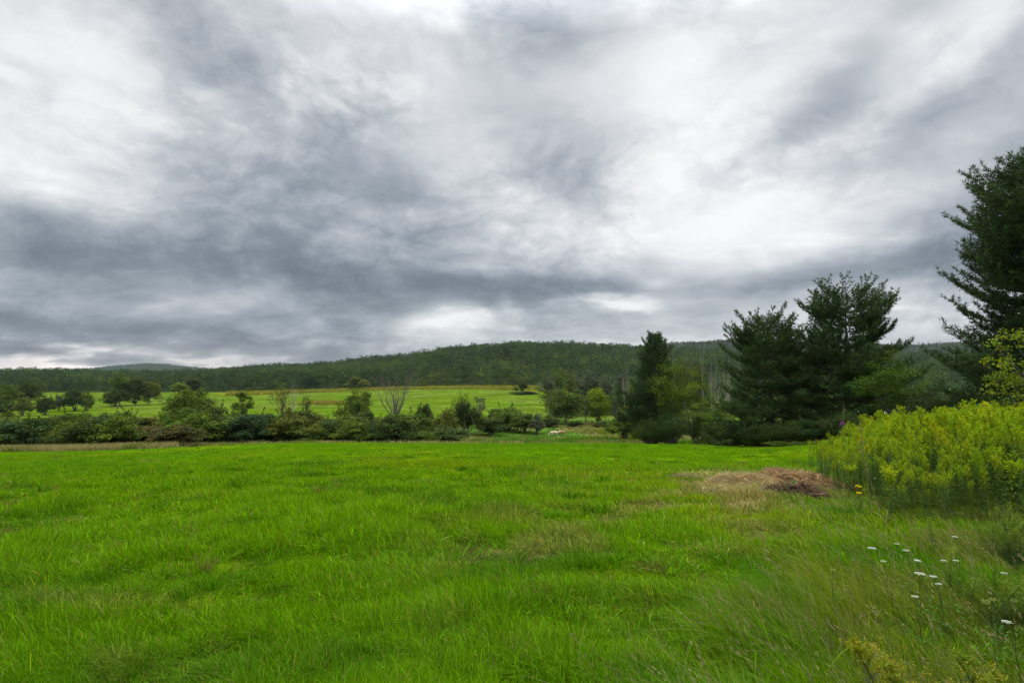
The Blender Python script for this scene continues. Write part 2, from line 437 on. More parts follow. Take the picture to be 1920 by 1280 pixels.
mb.add(*blades(x, y, rng.uniform(.06, .2, n), np.maximum(.006, y / 569 * .6), np.cos(la) * lm, np.sin(la) * lm, 2, c, rng))
g = link('straw_grass', mb.mesh('straw_grass', [M_grass]))
tag(g, 'pale straw coloured dead grass along the field edges', 'grass', kind='stuff')

# ------------------------------------------------------------------ trees
def crown_geo(mb, rng, Hh, W, base, ncl, nl, leaf, flat=.62, shape='round', up=.5, spread=.17, var=.22, low=0.0, clusters=None):
    """leafy crown: clusters of leaves spread through an uneven envelope; returns cluster centres"""
    hz = Hh * (1 - base) / 2; cz = Hh * base + hz
    cs = []
    k0, k1 = rng.uniform(0, 6.28, 2)
    while len(cs) < ncl:
        d = rng.normal(size=3); d /= np.linalg.norm(d)
        az = math.atan2(d[1], d[0])
        lump = 1 + .16 * math.sin(2 * az + k0) + .12 * math.sin(3 * az + k1 + 2.5 * d[2])
        r = rng.random() ** .45 * rng.uniform(.78, 1.04)
        zz = d[2] * r
        wz = 1.0
        if shape == 'vase': wz = .45 + .62 * (zz * .5 + .5)
        elif shape == 'cone': wz = 1.1 - .75 * (zz * .5 + .5)
        elif shape == 'dome':
            if zz < -.15: zz = zz * .55
            wz = 1.05 - .35 * max(zz, 0)
        cs.append((d[0] * r * W / 2 * lump * wz, d[1] * r * W / 2 * lump * wz, cz + zz * hz * lump))
    cs = np.array(cs)
    rad = spread * W * rng.uniform(.65, 1.3, ncl)
    ci = np.repeat(np.arange(ncl), nl)
    o = rng.normal(size=(len(ci), 3)); o /= np.linalg.norm(o, axis=1)[:, None]
    o *= (rng.random(len(ci)) ** .4)[:, None]
    outd = o.copy()
    o[:, 2] *= flat; o[:, 2] -= .15 * (o[:, 0] ** 2 + o[:, 1] ** 2)
    p = cs[ci] + o * rad[ci][:, None]
    p[:, 2] = np.maximum(p[:, 2], low + .02 * leaf)
    col = tintcol(rng, ncl, .16, .1)[ci] * tintcol(rng, len(ci), var, .12)
    leaves(mb, rng, p, leaf, col, up, outdir=outd)
    return cs

def limb(mb, rng, p0, p1, r0, r1, n=4, sag=.15, k=6):
    p0, p1 = np.array(p0, float), np.array(p1, float)
    t = np.linspace(0, 1, k)[:, None]
    mid = (p0 + p1) / 2 + np.array([0, 0, -sag * np.linalg.norm((p1 - p0)[:2])]) + rng.normal(0, .05, 3) * np.linalg.norm(p1 - p0)
    pts = (1 - t) ** 2 * p0 + 2 * t * (1 - t) * mid + t * t * p1
    tube(mb, pts, r0 + (r1 - r0) * t[:, 0], n)

def trunk_geo(mb, rng, Hh, r, cs, base, nlimb=16, top=.8, lean=0.0):
    k = 9; t = np.linspace(0, 1, k)
    wx = np.cumsum(rng.normal(0, .012 * Hh, k)) * t + lean * t * Hh; wy = np.cumsum(rng.normal(0, .012 * Hh, k)) * t
    pts = np.stack([wx, wy, t * Hh * top - .25], 1)
    rad = r * (1 - .82 * t); rad[0] *= 1.45; rad[1] *= 1.08
    tube(mb, pts, rad, 8)
    sel = rng.permutation(len(cs))[:nlimb]
    for i in sel:
        zt = np.clip(cs[i][2] * rng.uniform(.45, .72), base * Hh * .75, Hh * top * .9)
        f = zt / (Hh * top); s = np.array([np.interp(f, t, wx), np.interp(f, t, wy), zt - .2])
        limb(mb, rng, s, cs[i], r * (1 - .8 * f) * .55, r * .07)

def tree_mesh(seed, Hh, W, base, ncl, nl, leaf, r=.16, nlimb=16, lean=0.0, bark=None, top=.8, **kw):
    rng = np.random.default_rng(seed)
    a = MB(); cs = crown_geo(a, rng, Hh, W, base, ncl, nl, leaf, **kw)
    b = MB(); trunk_geo(b, rng, Hh, r, cs, base, nlimb, top=top, lean=lean)
    return dict(h=Hh, w=W, crown=a.mesh('tree_crown', [M_leaf]), trunk=b.mesh('tree_trunk', [bark or M_bark], True))

def shrub_mesh(seed, Hh, W, ncl, nl, leaf, **kw):
    rng = np.random.default_rng(seed)
    a = MB(); cs = crown_geo(a, rng, Hh, W, 0.0, ncl, nl, leaf, shape='dome', **kw)
    b = MB()
    sel = rng.permutation(len(cs))[:16]
    for i in sel:
        limb(b, rng, (rng.normal(0, .05 * W), rng.normal(0, .05 * W), -.1), cs[i], .07, .014, 4, -.1)
    # upright shoots breaking the outline
    for i in sel[:10]:
        c = cs[i]; L_ = rng.uniform(.15, .4) * Hh; d = np.array([rng.normal(0, .25), rng.normal(0, .25), 1])
        tip = c + d * L_ + np.array([0, 0, .12 * Hh])
        limb(b, rng, c, tip, .02, .006, 3, 0, 4)
        t = rng.random(26)[:, None]; p = c + (tip - c) * t + rng.normal(0, .06 * W * .4, (26, 3)) * (1.1 - t)
        leaves(a, rng, p, leaf * .9, tintcol(rng, 26, .2, .1), .4)
    return dict(h=Hh, w=W, crown=a.mesh('shrub_foliage', [M_leaf]), trunk=b.mesh('shrub_stems', [M_bark], True))

ROUND = [tree_mesh(s, 10, 8.5, .12, 95, 95, .46, flat=.6) for s in (1, 2, 3)]
OPEN = [tree_mesh(s, 10, 6.5, .2, 46, 75, .40, flat=.55, spread=.13, shape='vase', nlimb=22) for s in (4, 5)]
TALL = [tree_mesh(s, 14, 6.5, .22, 60, 70, .45, flat=.75, spread=.18) for s in (6, 7)]
THIN = [tree_mesh(8, 9, 3.6, .34, 22, 30, .3, flat=.8, spread=.2, nlimb=18), tree_mesh(9, 8, 4.2, .42, 22, 45, .3, flat=.7, spread=.17, bark=M_pale, nlimb=18)]
SHRUB = [shrub_mesh(s, 4, 5.5, 75, 90, .30, spread=.14) for s in (10, 11, 12, 13)]
FINE = [shrub_mesh(s, 4, 5.5, 150, 110, .15, spread=.10, up=.1, flat=.9) for s in (16, 17)]
BROAD = [tree_mesh(s, 9, 7, .2, 90, 110, .2, flat=.5, spread=.13, nlimb=26, r=.13) for s in (14, 15)]

def bare_mesh(seed, Hh, spreadang, nfork, levels, r0, fork=.32, updraft=.1, nsub=3, bark=None):
    rng = np.random.default_rng(seed); b = MB(); tw = MB()
    def grow(p, d, L_, r, lev):
        k = 5; pts = [p]; dd = d.copy()
        for i in range(k - 1):
            dd = dd + rng.normal(0, .07, 3) + np.array([0, 0, updraft * .25]); dd /= np.linalg.norm(dd)
            pts.append(pts[-1] + dd * L_ / (k - 1))
        r1 = r * .55
        tube(b if lev < 2 else tw, pts, np.linspace(r, r1, k), 6 if lev == 0 else (4 if lev < 2 else 3))
        if lev >= levels: return
        for j in range(nsub + (1 if lev > 1 else 0)):
            t = rng.uniform(.45, 1); q_ = pts[min(k - 1, int(t * (k - 1) + .5))]
            nd = dd + rng.normal(0, spreadang * (.6 + .2 * lev), 3); nd[2] += updraft; nd /= np.linalg.norm(nd)
            grow(np.array(q_), nd, L_ * rng.uniform(.5, .72), r1 * rng.uniform(.5, .75), lev + 1)
    zf = Hh * fork
    tube(b, [(0, 0, -.3), (.02 * Hh, 0, zf * .5), (0, .01 * Hh, zf)], [r0 * 1.4, r0, r0 * .9], 8)
    for i in range(nfork):
        az = 6.283 * (i + rng.uniform(-.3, .3)) / nfork; s = rng.uniform(.12, 1) * spreadang * 2.0
        d = np.array([math.cos(az) * s, math.sin(az) * s, 1.0]); d /= np.linalg.norm(d)
        grow(np.array([0, 0, zf * rng.uniform(.7, 1)]), d, Hh * rng.uniform(.36, .46), r0 * rng.uniform(.4, .6), 0)
    return dict(h=Hh, w=Hh, crown=tw.mesh('bare_twigs', [bark or M_bark]), trunk=b.mesh('bare_trunk', [bark or M_bark], True))
VASE = bare_mesh(21, 10.5, .36, 13, 4, .2, fork=.3, updraft=.03)
BRUSH = [bare_mesh(s, 9, .3, 7, 4, .13, fork=.12, updraft=.25, bark=M_pale) for s in (22, 23)]
SNAG = bare_mesh(24, 12, .3, 3, 2, .17, fork=.75, updraft=.2, nsub=1, bark=M_pale)

def put(kind, proto, px, top, Y, label, color, group=None, wpx=None, cat='tree', rz=None, sink=0.0, wf=None, parts=('trunk', 'crown')):
    x, _, zt = ray(px, top, Y)
    zg = Hs(x, Y) - sink
    sz = max(zt - zg, .3) / proto['h']
    sw = (wpx / F * Y / proto['w']) if wpx else sz
    o = empty(kind, (x, Y, zg), rz if rz is not None else (px * 1.7 + Y) % 6.28, (sw, sw, sz))
    tag(o, label, cat, group)
    link(parts[0], proto['trunk'], o)
    if proto['crown'] is not None: link(parts[1], proto['crown'], o, color)
    return o

G_MID = (.065, .102, .010); G_DARK = (.036, .058, .009); G_BRIGHT = (.115, .165, .008); G_OLIVE = (.084, .096, .013)
G_YEL = (.12, .15, .016); G_GREY = (.068, .082, .040); G_PINE = (.034, .064, .015); G_BROWN = (.07, .066, .016)
FT = 'trees scattered over the far field'
put('leafy_tree', ROUND[0], 14, 716, 300, 'round dark tree nearest the left frame edge beside the barn roof', G_MID, FT, 44)
put('leafy_tree', ROUND[1], 56, 707, 310, 'tall round dark green tree just right of the barn at far left', G_DARK, FT, 48)
put('small_tree', OPEN[0], 10, 735, 262, 'small flat topped pale tree in front of the leftmost round tree', G_MID, FT, 32)
put('small_tree', OPEN[1], 78, 736, 268, 'small leaning open tree above a dark bush at far left', G_MID, FT, 26)
SH = ('shrub', 'bush'); SP_ = ('stems', 'foliage')
put('shrub', SHRUB[0], 10, 752, 250, 'low dark bush at the left frame edge on the far field', G_DARK, 'bushes on the far field', 36, 'bush', parts=SP_)
put('shrub', SHRUB[1], 44, 744, 252, 'rounded olive bush, second from the left frame edge on the far field', G_OLIVE, 'bushes on the far field', 32, 'bush', parts=SP_)
put('shrub', SHRUB[2], 86, 744, 256, 'upright dark bush below the small leaning tree at far left', G_DARK, 'bushes on the far field', 28, 'bush', parts=SP_)
put('shrub', SHRUB[3], 142, 727, 285, 'wide dark bush standing alone left of the tall grove on the far field', G_DARK, 'bushes on the far field', 42, 'bush', parts=SP_)
put('shrub', SHRUB[0], 164, 733, 285, 'smaller bush against the right side of the wide dark bush', G_MID, 'bushes on the far field', 26, 'bush', parts=SP_)
put('shrub', SHRUB[1], 112, 740, 287, 'sparse pale bush left of the wide dark bush on the far field', G_GREY, 'bushes on the far field', 20, 'bush', parts=SP_)
put('leafy_tree', TALL[0], 227, 694, 330, 'tallest tree of the grove on the left far field', G_MID, FT, 40)
put('leafy_tree', ROUND[2], 255, 706, 335, 'middle rounded tree of the grove on the left far field', G_DARK, FT, 42)
put('leafy_tree', ROUND[0], 281, 711, 340, 'right hand olive tree of the grove on the left far field', G_OLIVE, FT, 36)
put('shrub', SHRUB[2], 217, 730, 322, 'dark bush at the left foot of the tall grove', G_DARK, 'bushes on the far field', 42, 'bush', parts=SP_)
put('leafy_tree', ROUND[1], 338, 716, 480, 'bright yellow green tree at the top edge of the left far field', G_BRIGHT, FT, 34)
put('leafy_tree', ROUND[2], 362, 707, 490, 'dark round tree at the forest edge behind the big hedge tree', G_DARK, FT, 36)
HT = 'trees rising out of the thicket'
put('leafy_tree', ROUND[0], 362, 721, 150, 'large broad dark green tree standing out above the left thicket', G_MID, HT, 90)
put('small_tree', OPEN[0], 455, 723, 150, 'open airy tree with forked crown right of the broad dark tree', G_MID, HT, 50)
put('leafy_tree', THIN[0], 528, 702, 155, 'tall slim tree with bare lower trunk and high olive crown', G_OLIVE, HT, 40)
put('bare_tree', BRUSH[0], 551, 706, 156, 'half dead greyish tree right of the tall slim tree', (1, 1, 1), HT, 48)
put('leafy_tree', THIN[0], 574, 728, 152, 'narrow dark vine covered tree right of the half dead tree', G_DARK, HT, 26)
put('leafy_tree', ROUND[1], 673, 724, 145, 'dense round bright green tree left of the bare vase shaped tree', (.07, .11, .014), HT, 58)
put('leafy_tree', SHRUB[1], 672, 707, 498, 'flat wide olive tree at the forest edge above the dense round tree', G_OLIVE, FT, 50)
put('bare_tree', VASE, 742, 700, 145, 'bare vase shaped tree with many fanning branches above the thicket', (1, 1, 1), HT, 112, parts=('trunk', 'twigs'))
put('small_tree', THIN[0], 636, 748, 146, 'short dark column shaped tree just left of the dense round tree', G_DARK, HT, 14)
put('small_tree', THIN[0], 868, 727, 160, 'sparse leafy sapling left of the white trunked sapling', G_MID, HT, 32)
put('small_tree', THIN[1], 899, 734, 158, 'pale sapling with white trunk standing before the far field', G_GREY, HT, 28)
put('small_tree', OPEN[1], 968, 722, 420, 'small left hand tree of the pair in the middle of the far field', G_MID, FT, 18)
put('small_tree', ROUND[1], 981, 712, 425, 'rounder right hand tree of the pair in the middle of the far field', G_DARK, FT, 22)
put('shrub', SHRUB[3], 982, 733, 410, 'low dark hedge strip under the pair of trees on the far field', G_DARK, 'bushes on the far field', 60, 'bush', parts=SP_)
put('leafy_tree', ROUND[0], 1060, 723, 195, 'wide bright green tree beyond the cattle, left of the multi trunk tree', (.068, .105, .015), 'trees beyond the cattle', 78)
put('leafy_tree', ROUND[2], 1120, 726, 198, 'multi trunked yellow green tree right of the wide tree beyond the cattle', G_BRIGHT, 'trees beyond the cattle', 52)
put('leafy_tree', THIN[0], 1152, 733, 200, 'narrow tree with dark trunk beside the multi trunked tree', (.07, .1, .015), 'trees beyond the cattle', 36)
put('leafy_tree', THIN[0], 1098, 738, 202, 'dark vine clad tree between the wide and multi trunked trees', G_DARK, 'trees beyond the cattle', 26)

# grey poplars and willows in the gap before the wooded hill
rng = np.random.default_rng(5)
bp_ = [(1030, 703, 46, G_GREY, TALL[0]), (1048, 688, 40, G_MID, TALL[1]), (1070, 698, 34, G_OLIVE, TALL[0]), (1092, 701, 40, G_GREY, TALL[1]),
       (1112, 690, 44, (.055, .072, .035), TALL[0]), (1136, 700, 38, G_GREY, TALL[1]), (1166, 690, 44, G_GREY, TALL[0]), (1186, 706, 40, G_MID, TALL[1]),
       (1285, 672, 46, (.055, .065, .02), TALL[1]), (1310, 668, 44, (.06, .06, .02), TALL[0])]
bl = ['leftmost grey green poplar', 'taller dark poplar second from the left', 'olive poplar third from the left', 'silvery poplar fourth from the left',
      'tall grey poplar fifth from the left', 'short silvery poplar sixth from the left', 'pale poplar with bare twigs left of the spire conifer', 'dark poplar touching the left of the spire conifer',
      'brownish poplar just right of the spire conifer', 'brownish poplar behind the leaning dead trunk']
for k, ((px, top, w, c, pr), l) in enumerate(zip(bp_, bl)):
    put('poplar_tree', pr, px, top, 250 + 9 * ((k * 7) % 4), l + ', before the wooded hill', c, 'poplars before the wooded hill', w)
put('bare_tree', BRUSH[1], 1172, 690, 240, 'bare twiggy grey tree beside the pale poplar left of the spire conifer', (1, 1, 1), 'bare trees', 40, parts=('trunk', 'twigs'))
put('dead_tree', SNAG, 1316, 662, 130, 'tall leaning dead trunk between the spire conifer and the pines', (1, 1, 1), 'bare trees', 30, parts=('trunk', 'branch'))
put('bare_tree', BRUSH[0], 1338, 662, 135, 'bare brushy grey tree just right of the leaning dead trunk', (1, 1, 1), 'bare trees', 60, parts=('trunk', 'twigs'))
put('bare_tree', BRUSH[1], 1362, 676, 132, 'shorter bare brushy tree against the left side of the pines', (1, 1, 1), 'bare trees', 50, parts=('trunk', 'twigs'))

# the thicket along the stream
tk = []
rng = np.random.default_rng(77)
px = -30
row_f, row_b = [], []
cols = [G_DARK, G_MID, G_OLIVE, G_DARK, (.035, .065, .018), G_MID]
while px < 770:
    row_f.append((px, rng.uniform(770, 794), rng.uniform(76, 120), rng.uniform(92, 100) if px > 330 else rng.uniform(80, 88))); px += rng.uniform(30, 44)
px = -20
while px < 800:
    row_b.append((px, rng.uniform(760, 776), rng.uniform(84, 130), rng.uniform(118, 138))); px += rng.uniform(42, 60)
ordn = ['first', 'second', 'third', 'fourth', 'fifth', 'sixth', 'seventh', 'eighth', 'ninth', 'tenth', 'eleventh', 'twelfth', 'thirteenth', 'fourteenth',
        'fifteenth', 'sixteenth', 'seventeenth', 'eighteenth', 'nineteenth', 'twentieth', 'twenty first', 'twenty second', 'twenty third', 'twenty fourth', 'twenty fifth', 'twenty sixth']
cname = ['dark green', 'mid green', 'olive', 'very dark green', 'bluish green', 'leafy green']
for rown, row in (('front', row_f), ('back', row_b)):
    for k, (px, top, w, Y) in enumerate(row):
        ci = (k * 5 + (rown == 'back') * 2) % 6; c = cols[ci]; top = top + (9 if px < 310 else 0); nm = cname[ci]
        if rown == 'front' and 265 < px < 330: c, nm, top = G_BROWN, 'reddish brown', 797
        put('shrub', SHRUB[(k * 3 + (rown == 'back')) % 4], px, top, Y, f'{nm} thicket shrub, {ordn[k]} from the left in the {rown} row', c,
            'shrubs of the thicket beyond the field', w, 'bush', parts=SP_)
TS = 'shrubs around the pasture'
put('shrub', SHRUB[0], 838, 797, 98, 'large rounded olive shrub at the field edge where the thicket ends', (.055, .085, .018), TS, 92, 'bush', parts=SP_)
put('shrub', SHRUB[2], 790, 808, 96, 'low leafy shrub joined to the left of the large rounded olive shrub', G_MID, TS, 60, 'bush', parts=SP_)
put('shrub', SHRUB[1], 836, 766, 128, 'yellow green shrub above the large rounded olive shrub', (.085, .105, .016), TS, 60, 'bush', parts=SP_)
put('shrub', SHRUB[3], 797, 756, 132, 'tall dark shrub with bare shoots left of the yellow green shrub', G_DARK, TS, 44, 'bush', parts=SP_)
put('shrub', SHRUB[1], 872, 752, 152, 'dark shrub at the foot of the sparse sapling', G_DARK, TS, 80, 'bush', parts=SP_)
put('shrub', SHRUB[0], 921, 778, 150, 'low dark rounded bush behind the pasture, left of two larger shrubs', G_DARK, TS, 62, 'bush', parts=SP_)
put('shrub', SHRUB[2], 949, 763, 165, 'wide dark shrub with upright shoots on the bank behind the pasture', G_MID, TS, 86, 'bush', parts=SP_)
put('shrub', SHRUB[3], 985, 774, 158, 'leafy green shrub left of the small pale willow bush', G_MID, TS, 64, 'bush', parts=SP_)
put('shrub', SHRUB[1], 1007, 776, 152, 'small pale grey green willow bush near the cattle', G_GREY, TS, 30, 'bush', parts=SP_)
put('shrub', SHRUB[0], 1030, 780, 180, 'dark shrub at the left foot of the wide bright tree', G_DARK, TS, 50, 'bush', parts=SP_)
put('shrub', SHRUB[2], 1078, 789, 182, 'dark shrub at the right foot of the wide bright tree', G_DARK, TS, 40, 'bush', parts=SP_)
put('shrub', SHRUB[3], 1135, 790, 184, 'low dark shrub under the multi trunked tree', G_DARK, TS, 60, 'bush', parts=SP_)
put('shrub', SHRUB[1], 1172, 772, 140, 'leafy shrub left of the spire conifer base', G_MID, TS, 70, 'bush', parts=SP_)
put('shrub', SHRUB[0], 1184, 745, 170, 'yellowish shrub behind the lower left boughs of the spire conifer', G_YEL, TS, 44, 'bush', parts=SP_)

# ------------------------------------------------------------------ white pines
def pine_mesh(seed, Hh, prof, z0=.05, dz=.45, nb=6, gap=.12, limbs=(), tuft=.27, nneed=8, r0=.22, elev=(2, 40), width=.05, tsp=.24, asym=None):
    rng = np.random.default_rng(seed); wood = MB(); pz = np.array([p[0] for p in prof]); pw = np.array([p[1] for p in prof])
    P, D = [], []
    t = np.linspace(0, 1, 12)
    wx = np.cumsum(rng.normal(0, .05, 12)); wy = np.cumsum(rng.normal(0, .05, 12))
    tube(wood, np.stack([wx, wy, t * Hh - .3], 1), r0 * (1 - .93 * t) * np.where(t == 0, 1.3, 1), 8)
    def branch(s, az, L_, e0, rbase, upc=.15):
        n = max(4, int(L_ / .3)); tt = np.linspace(0, 1, n)
        azs = az + np.cumsum(rng.normal(0, .05, n)); te = math.tan(e0)
        dr = L_ / n
        x = s[0] + np.cumsum(np.cos(azs)) * dr; y = s[1] + np.cumsum(np.sin(azs)) * dr
        z = s[2] + L_ * (te * tt + (upc - .0) * tt ** 2.2 - .10 * np.sin(tt * math.pi)) + np.cumsum(rng.normal(0, .02, n))
        pts = np.stack([x, y, z], 1)
        tube(wood, pts, np.linspace(rbase, .008, n), 4)
        d = unit(np.gradient(pts, axis=0))
        for i in range(n):
            if tt[i] < .14: continue
            for sd in (-1, 1):
                if rng.random() < .12: continue
                l2 = (L_ * .40 * (1 - tt[i]) + .45) * rng.uniform(.55, 1.25)
                ang = rng.uniform(.6, 1.1) * sd
                dd = np.array([d[i, 0] * math.cos(ang) - d[i, 1] * math.sin(ang), d[i, 0] * math.sin(ang) + d[i, 1] * math.cos(ang), rng.uniform(.05, .45) + d[i, 2] * .5])
                dd /= np.linalg.norm(dd)
                m_ = max(2, int(l2 / tsp))
                for k in range(m_):
                    f = (k + 1) / m_
                    if f < .2 and m_ > 4: continue
                    P.append(pts[i] + dd * l2 * f + np.array([0, 0, .12 * l2 * f * f])); D.append(dd)
                if l2 > .7: tube(wood, [pts[i], pts[i] + dd * l2 * .9], [.012, .005], 3)
            P.append(pts[i]); D.append(d[i])
    z = z0 * Hh; k = 0
    while z < Hh * .985:
        f = z / Hh
        Lp = np.interp(f, pz, pw)
        off = rng.uniform(0, 6.28)
        fac = rng.uniform(.75, 1.12)
        for j in range(nb):
            if rng.random() < gap: continue
            az = off + 6.283 * j / nb + rng.normal(0, .2)
            a_ = 1.0
            if asym: a_ = asym(f, az)
            L_ = Lp * fac * a_ * rng.uniform(.62, 1.16)
            if L_ < .15: continue
            e = R(elev[0] + (elev[1] - elev[0]) * f ** 1.6 + rng.normal(0, 6))
            branch(np.array([np.interp(f, t, wx), np.interp(f, t, wy), z + rng.normal(0, .07)]), az, L_, e, .02 + .016 * L_)
        z += dz * rng.uniform(.7, 1.3) * (1 - .35 * f)
    # leader
    for q_ in np.arange(.9, 1.0, .015):
        P.append(np.array([wx[-1], wy[-1], Hh * q_])); D.append(np.array([0, 0, 1.]))
    for (f, az, L_, e) in limbs:
        branch(np.array([0, 0, f * Hh]), az, L_, R(e), .07, .1)
        s = np.array([math.cos(az), math.sin(az), math.tan(R(e))]) * L_
        for q_ in (.45, .6, .75, .9):
            for _ in range(3):
                branch(np.array([0, 0, f * Hh]) + s * q_, az + rng.normal(0, 1.0), L_ * .28 * rng.uniform(.7, 1.2), R(e * .5 + rng.normal(5, 15)), .03, .3)
    P = np.array(P); D = np.array(D); n = len(P)
    nd = MB()
    P2 = np.repeat(P, nneed, 0) + rng.normal(0, .035, (n * nneed, 3))
    D2 = unit(np.repeat(D, nneed, 0) * .75 + rng.normal(0, .72, (n * nneed, 3)) + np.array([0, 0, .15]))
    Ln = tuft * rng.uniform(.7, 1.25, n * nneed)[:, None]
    sd = unit(np.cross(D2, rng.normal(size=D2.shape))) * width * .5
    V = np.stack([P2 - sd, P2 + sd, P2 + D2 * Ln], 1).reshape(-1, 3)
    Tn = np.arange(len(V)).reshape(-1, 3)
    col = np.repeat(tintcol(rng, n, .16, .12), nneed, 0) * tintcol(rng, n * nneed, .22, .1)
    nd.add(V, Tn, np.repeat(col, 3, 0))
    return dict(h=Hh, w=1.0, crown=nd.mesh('pine_needles', [M_needle]), trunk=wood.mesh('pine_wood', [M_pbark], True))

def put_pine(proto, px, Y, label, color, base_py=None):
    x, _, _ = ray(px, 800, Y)
    o = empty('pine_tree', (x, Y, Hs(x, Y)))
    tag(o, label, 'tree', 'conifers at the right side of the field')
    link('trunk', proto['trunk'], o); link('crown', proto['crown'], o, color)
    return o
def pine_h(px, top, Y):
    x, _, z = ray(px, top, Y); return z - Hs(x, Y)

h2 = pine_h(1585, 549, 48)
A2 = pine_mesh(31, h2, [(0, 4.2), (.12, 5.6), (.38, 5.8), (.55, 5.3), (.62, 3.4), (.70, 3.5), (.85, 3.9), (.93, 3.2), (1, 1.3)], gap=.14, dz=.78, nb=9, elev=(-3, 24),
               limbs=((.56, .1, 3.5, 48), (.53, -.4, 3.1, 42), (.60, 3.3, 2.6, 30)), r0=.3, nneed=11, tsp=.2)
put_pine(A2, 1588, 48, 'tallest wide white pine of the pair, with a rising limb on its right side', G_PINE)
h1 = pine_h(1445, 603, 51)
A1 = pine_mesh(32, h1, [(0, 4.2), (.15, 5.2), (.35, 4.7), (.55, 4.2), (.7, 3.4), (.85, 2.9), (.94, 2.2), (1, .9)], gap=.16, dz=.74, nb=9, elev=(-4, 26), r0=.26, nneed=11, tsp=.2,
               limbs=((.72, 2.9, 2.5, 40), (.7, .3, 2.2, 45)))
put_pine(A1, 1446, 51, 'shorter white pine on the left of the pair of pines', (.037, .068, .016))
h3 = pine_h(1228, 630, 76)
A3 = pine_mesh(33, h3, [(0, 3.6), (.2, 4.1), (.4, 3.7), (.55, 3.1), (.68, 2.5), (.8, 2.0), (.92, 1.0), (1, .25)], gap=.1, elev=(-5, 34), r0=.24, nneed=8, tuft=.33, width=.075, tsp=.3,
               limbs=((.34, 3.3, 5.0, 6), (.22, 3.0, 4.6, 0)))
put_pine(A3, 1228, 76, 'spire shaped conifer rising alone in the middle distance', (.032, .060, .016))
h4 = pine_h(1970, 294, 27)
A4 = pine_mesh(34, h4, [(0, 3.6), (.12, 4.3), (.25, 4.0), (.38, 3.8), (.5, 4.0), (.62, 3.6), (.72, 3.5), (.8, 2.9), (.88, 2.2), (.95, 1.3), (1, .5)], gap=.05, dz=.44, nb=9, elev=(2, 20),
               r0=.28, tuft=.21, width=.034, nneed=13, tsp=.16)
put_pine(A4, 1968, 27, 'large dark white pine cut off by the right frame edge', (.034, .063, .017))

# leafy trees and undergrowth among the pines
RB = 'undergrowth at the feet of the pines'
put('leafy_tree', BROAD[0], 1662, 662, 42, 'leafy green tree in front of the right side of the tallest pine', (.058, .105, .012), 'leafy trees by the pines', 120)
put('leafy_tree', BROAD[1], 1262, 670, 72, 'yellow green leafy tree wrapped around the spire conifer', (.078, .118, .012), 'leafy trees by the pines', 92)
put('leafy_tree', BROAD[0], 1300, 690, 74, 'rounded leafy tree right of the spire conifer', (.07, .105, .013), 'leafy trees by the pines', 74)
put('leafy_tree', BROAD[1], 1345, 745, 60, 'low bright leafy tree at the left of the two pines', (.075, .125, .012), 'leafy trees by the pines', 100)
put('leafy_tree', BROAD[0], 1738, 722, 40, 'low dark tree beyond the goldenrod, right of the leafy green tree', (.026, .043, .008), 'leafy trees by the pines', 120)
put('leafy_tree', BROAD[1], 1820, 735, 36, 'low dark tree under the lowest boughs of the large right pine', (.024, .040, .008), 'leafy trees by the pines', 110)
und = [(1215, 785, 60, 68), (1262, 772, 70, 66), (1310, 768, 74, 62), (1352, 790, 80, 56), (1398, 782, 90, 52), (1440, 790, 90, 47), (1490, 785, 96, 45),
       (1540, 780, 100, 43), (1590, 770, 110, 41), (1640, 785, 100, 38), (1700, 782, 110, 35)]
for k, (px, top, w, Y) in enumerate(und):
    put('shrub', FINE[k % 2], px, top, Y, f'dark undergrowth shrub below the pines, {ordn[k]} of the row from the left', [G_DARK, (.03, .058, .015), (.036, .06, .014)][k % 3], RB, w, 'bush', parts=SP_)
und2 = [(1745, 744, 130, 31), (1800, 738, 130, 29), (1850, 732, 130, 26)]
for k, (px, top, w, Y) in enumerate(und2):
    put('shrub', FINE[k % 2], px, top, Y, f'dark bush between the goldenrod bank and the large right pine, {ordn[k]} from the left', (.022, .037, .007), RB, w, 'bush', parts=SP_)
hedge = [(1330, 822, 50, 60), (1375, 824, 54, 53), (1420, 824, 54, 48), (1465, 826, 54, 44), (1508, 828, 50, 41)]
for k, (px, top, w, Y) in enumerate(hedge):
    put('shrub', FINE[(k + 1) % 2], px, top, Y, f'low leafy bush edging the field under the pines, {ordn[k]} from the left', G_MID, 'low bushes edging the field', w, 'bush', parts=SP_)

# yellow green tree at the right frame edge
YT = tree_mesh(41, 5.2, 3.4, .12, 70, 60, .13, flat=.5, spread=.12, r=.07, nlimb=30, up=.6, shape='round')
put('small_tree', YT, 1944, 588, 15, 'yellow green leafy young tree at the right frame edge behind the goldenrod', (.135, .175, .016), 'leafy trees by the pines', 165)

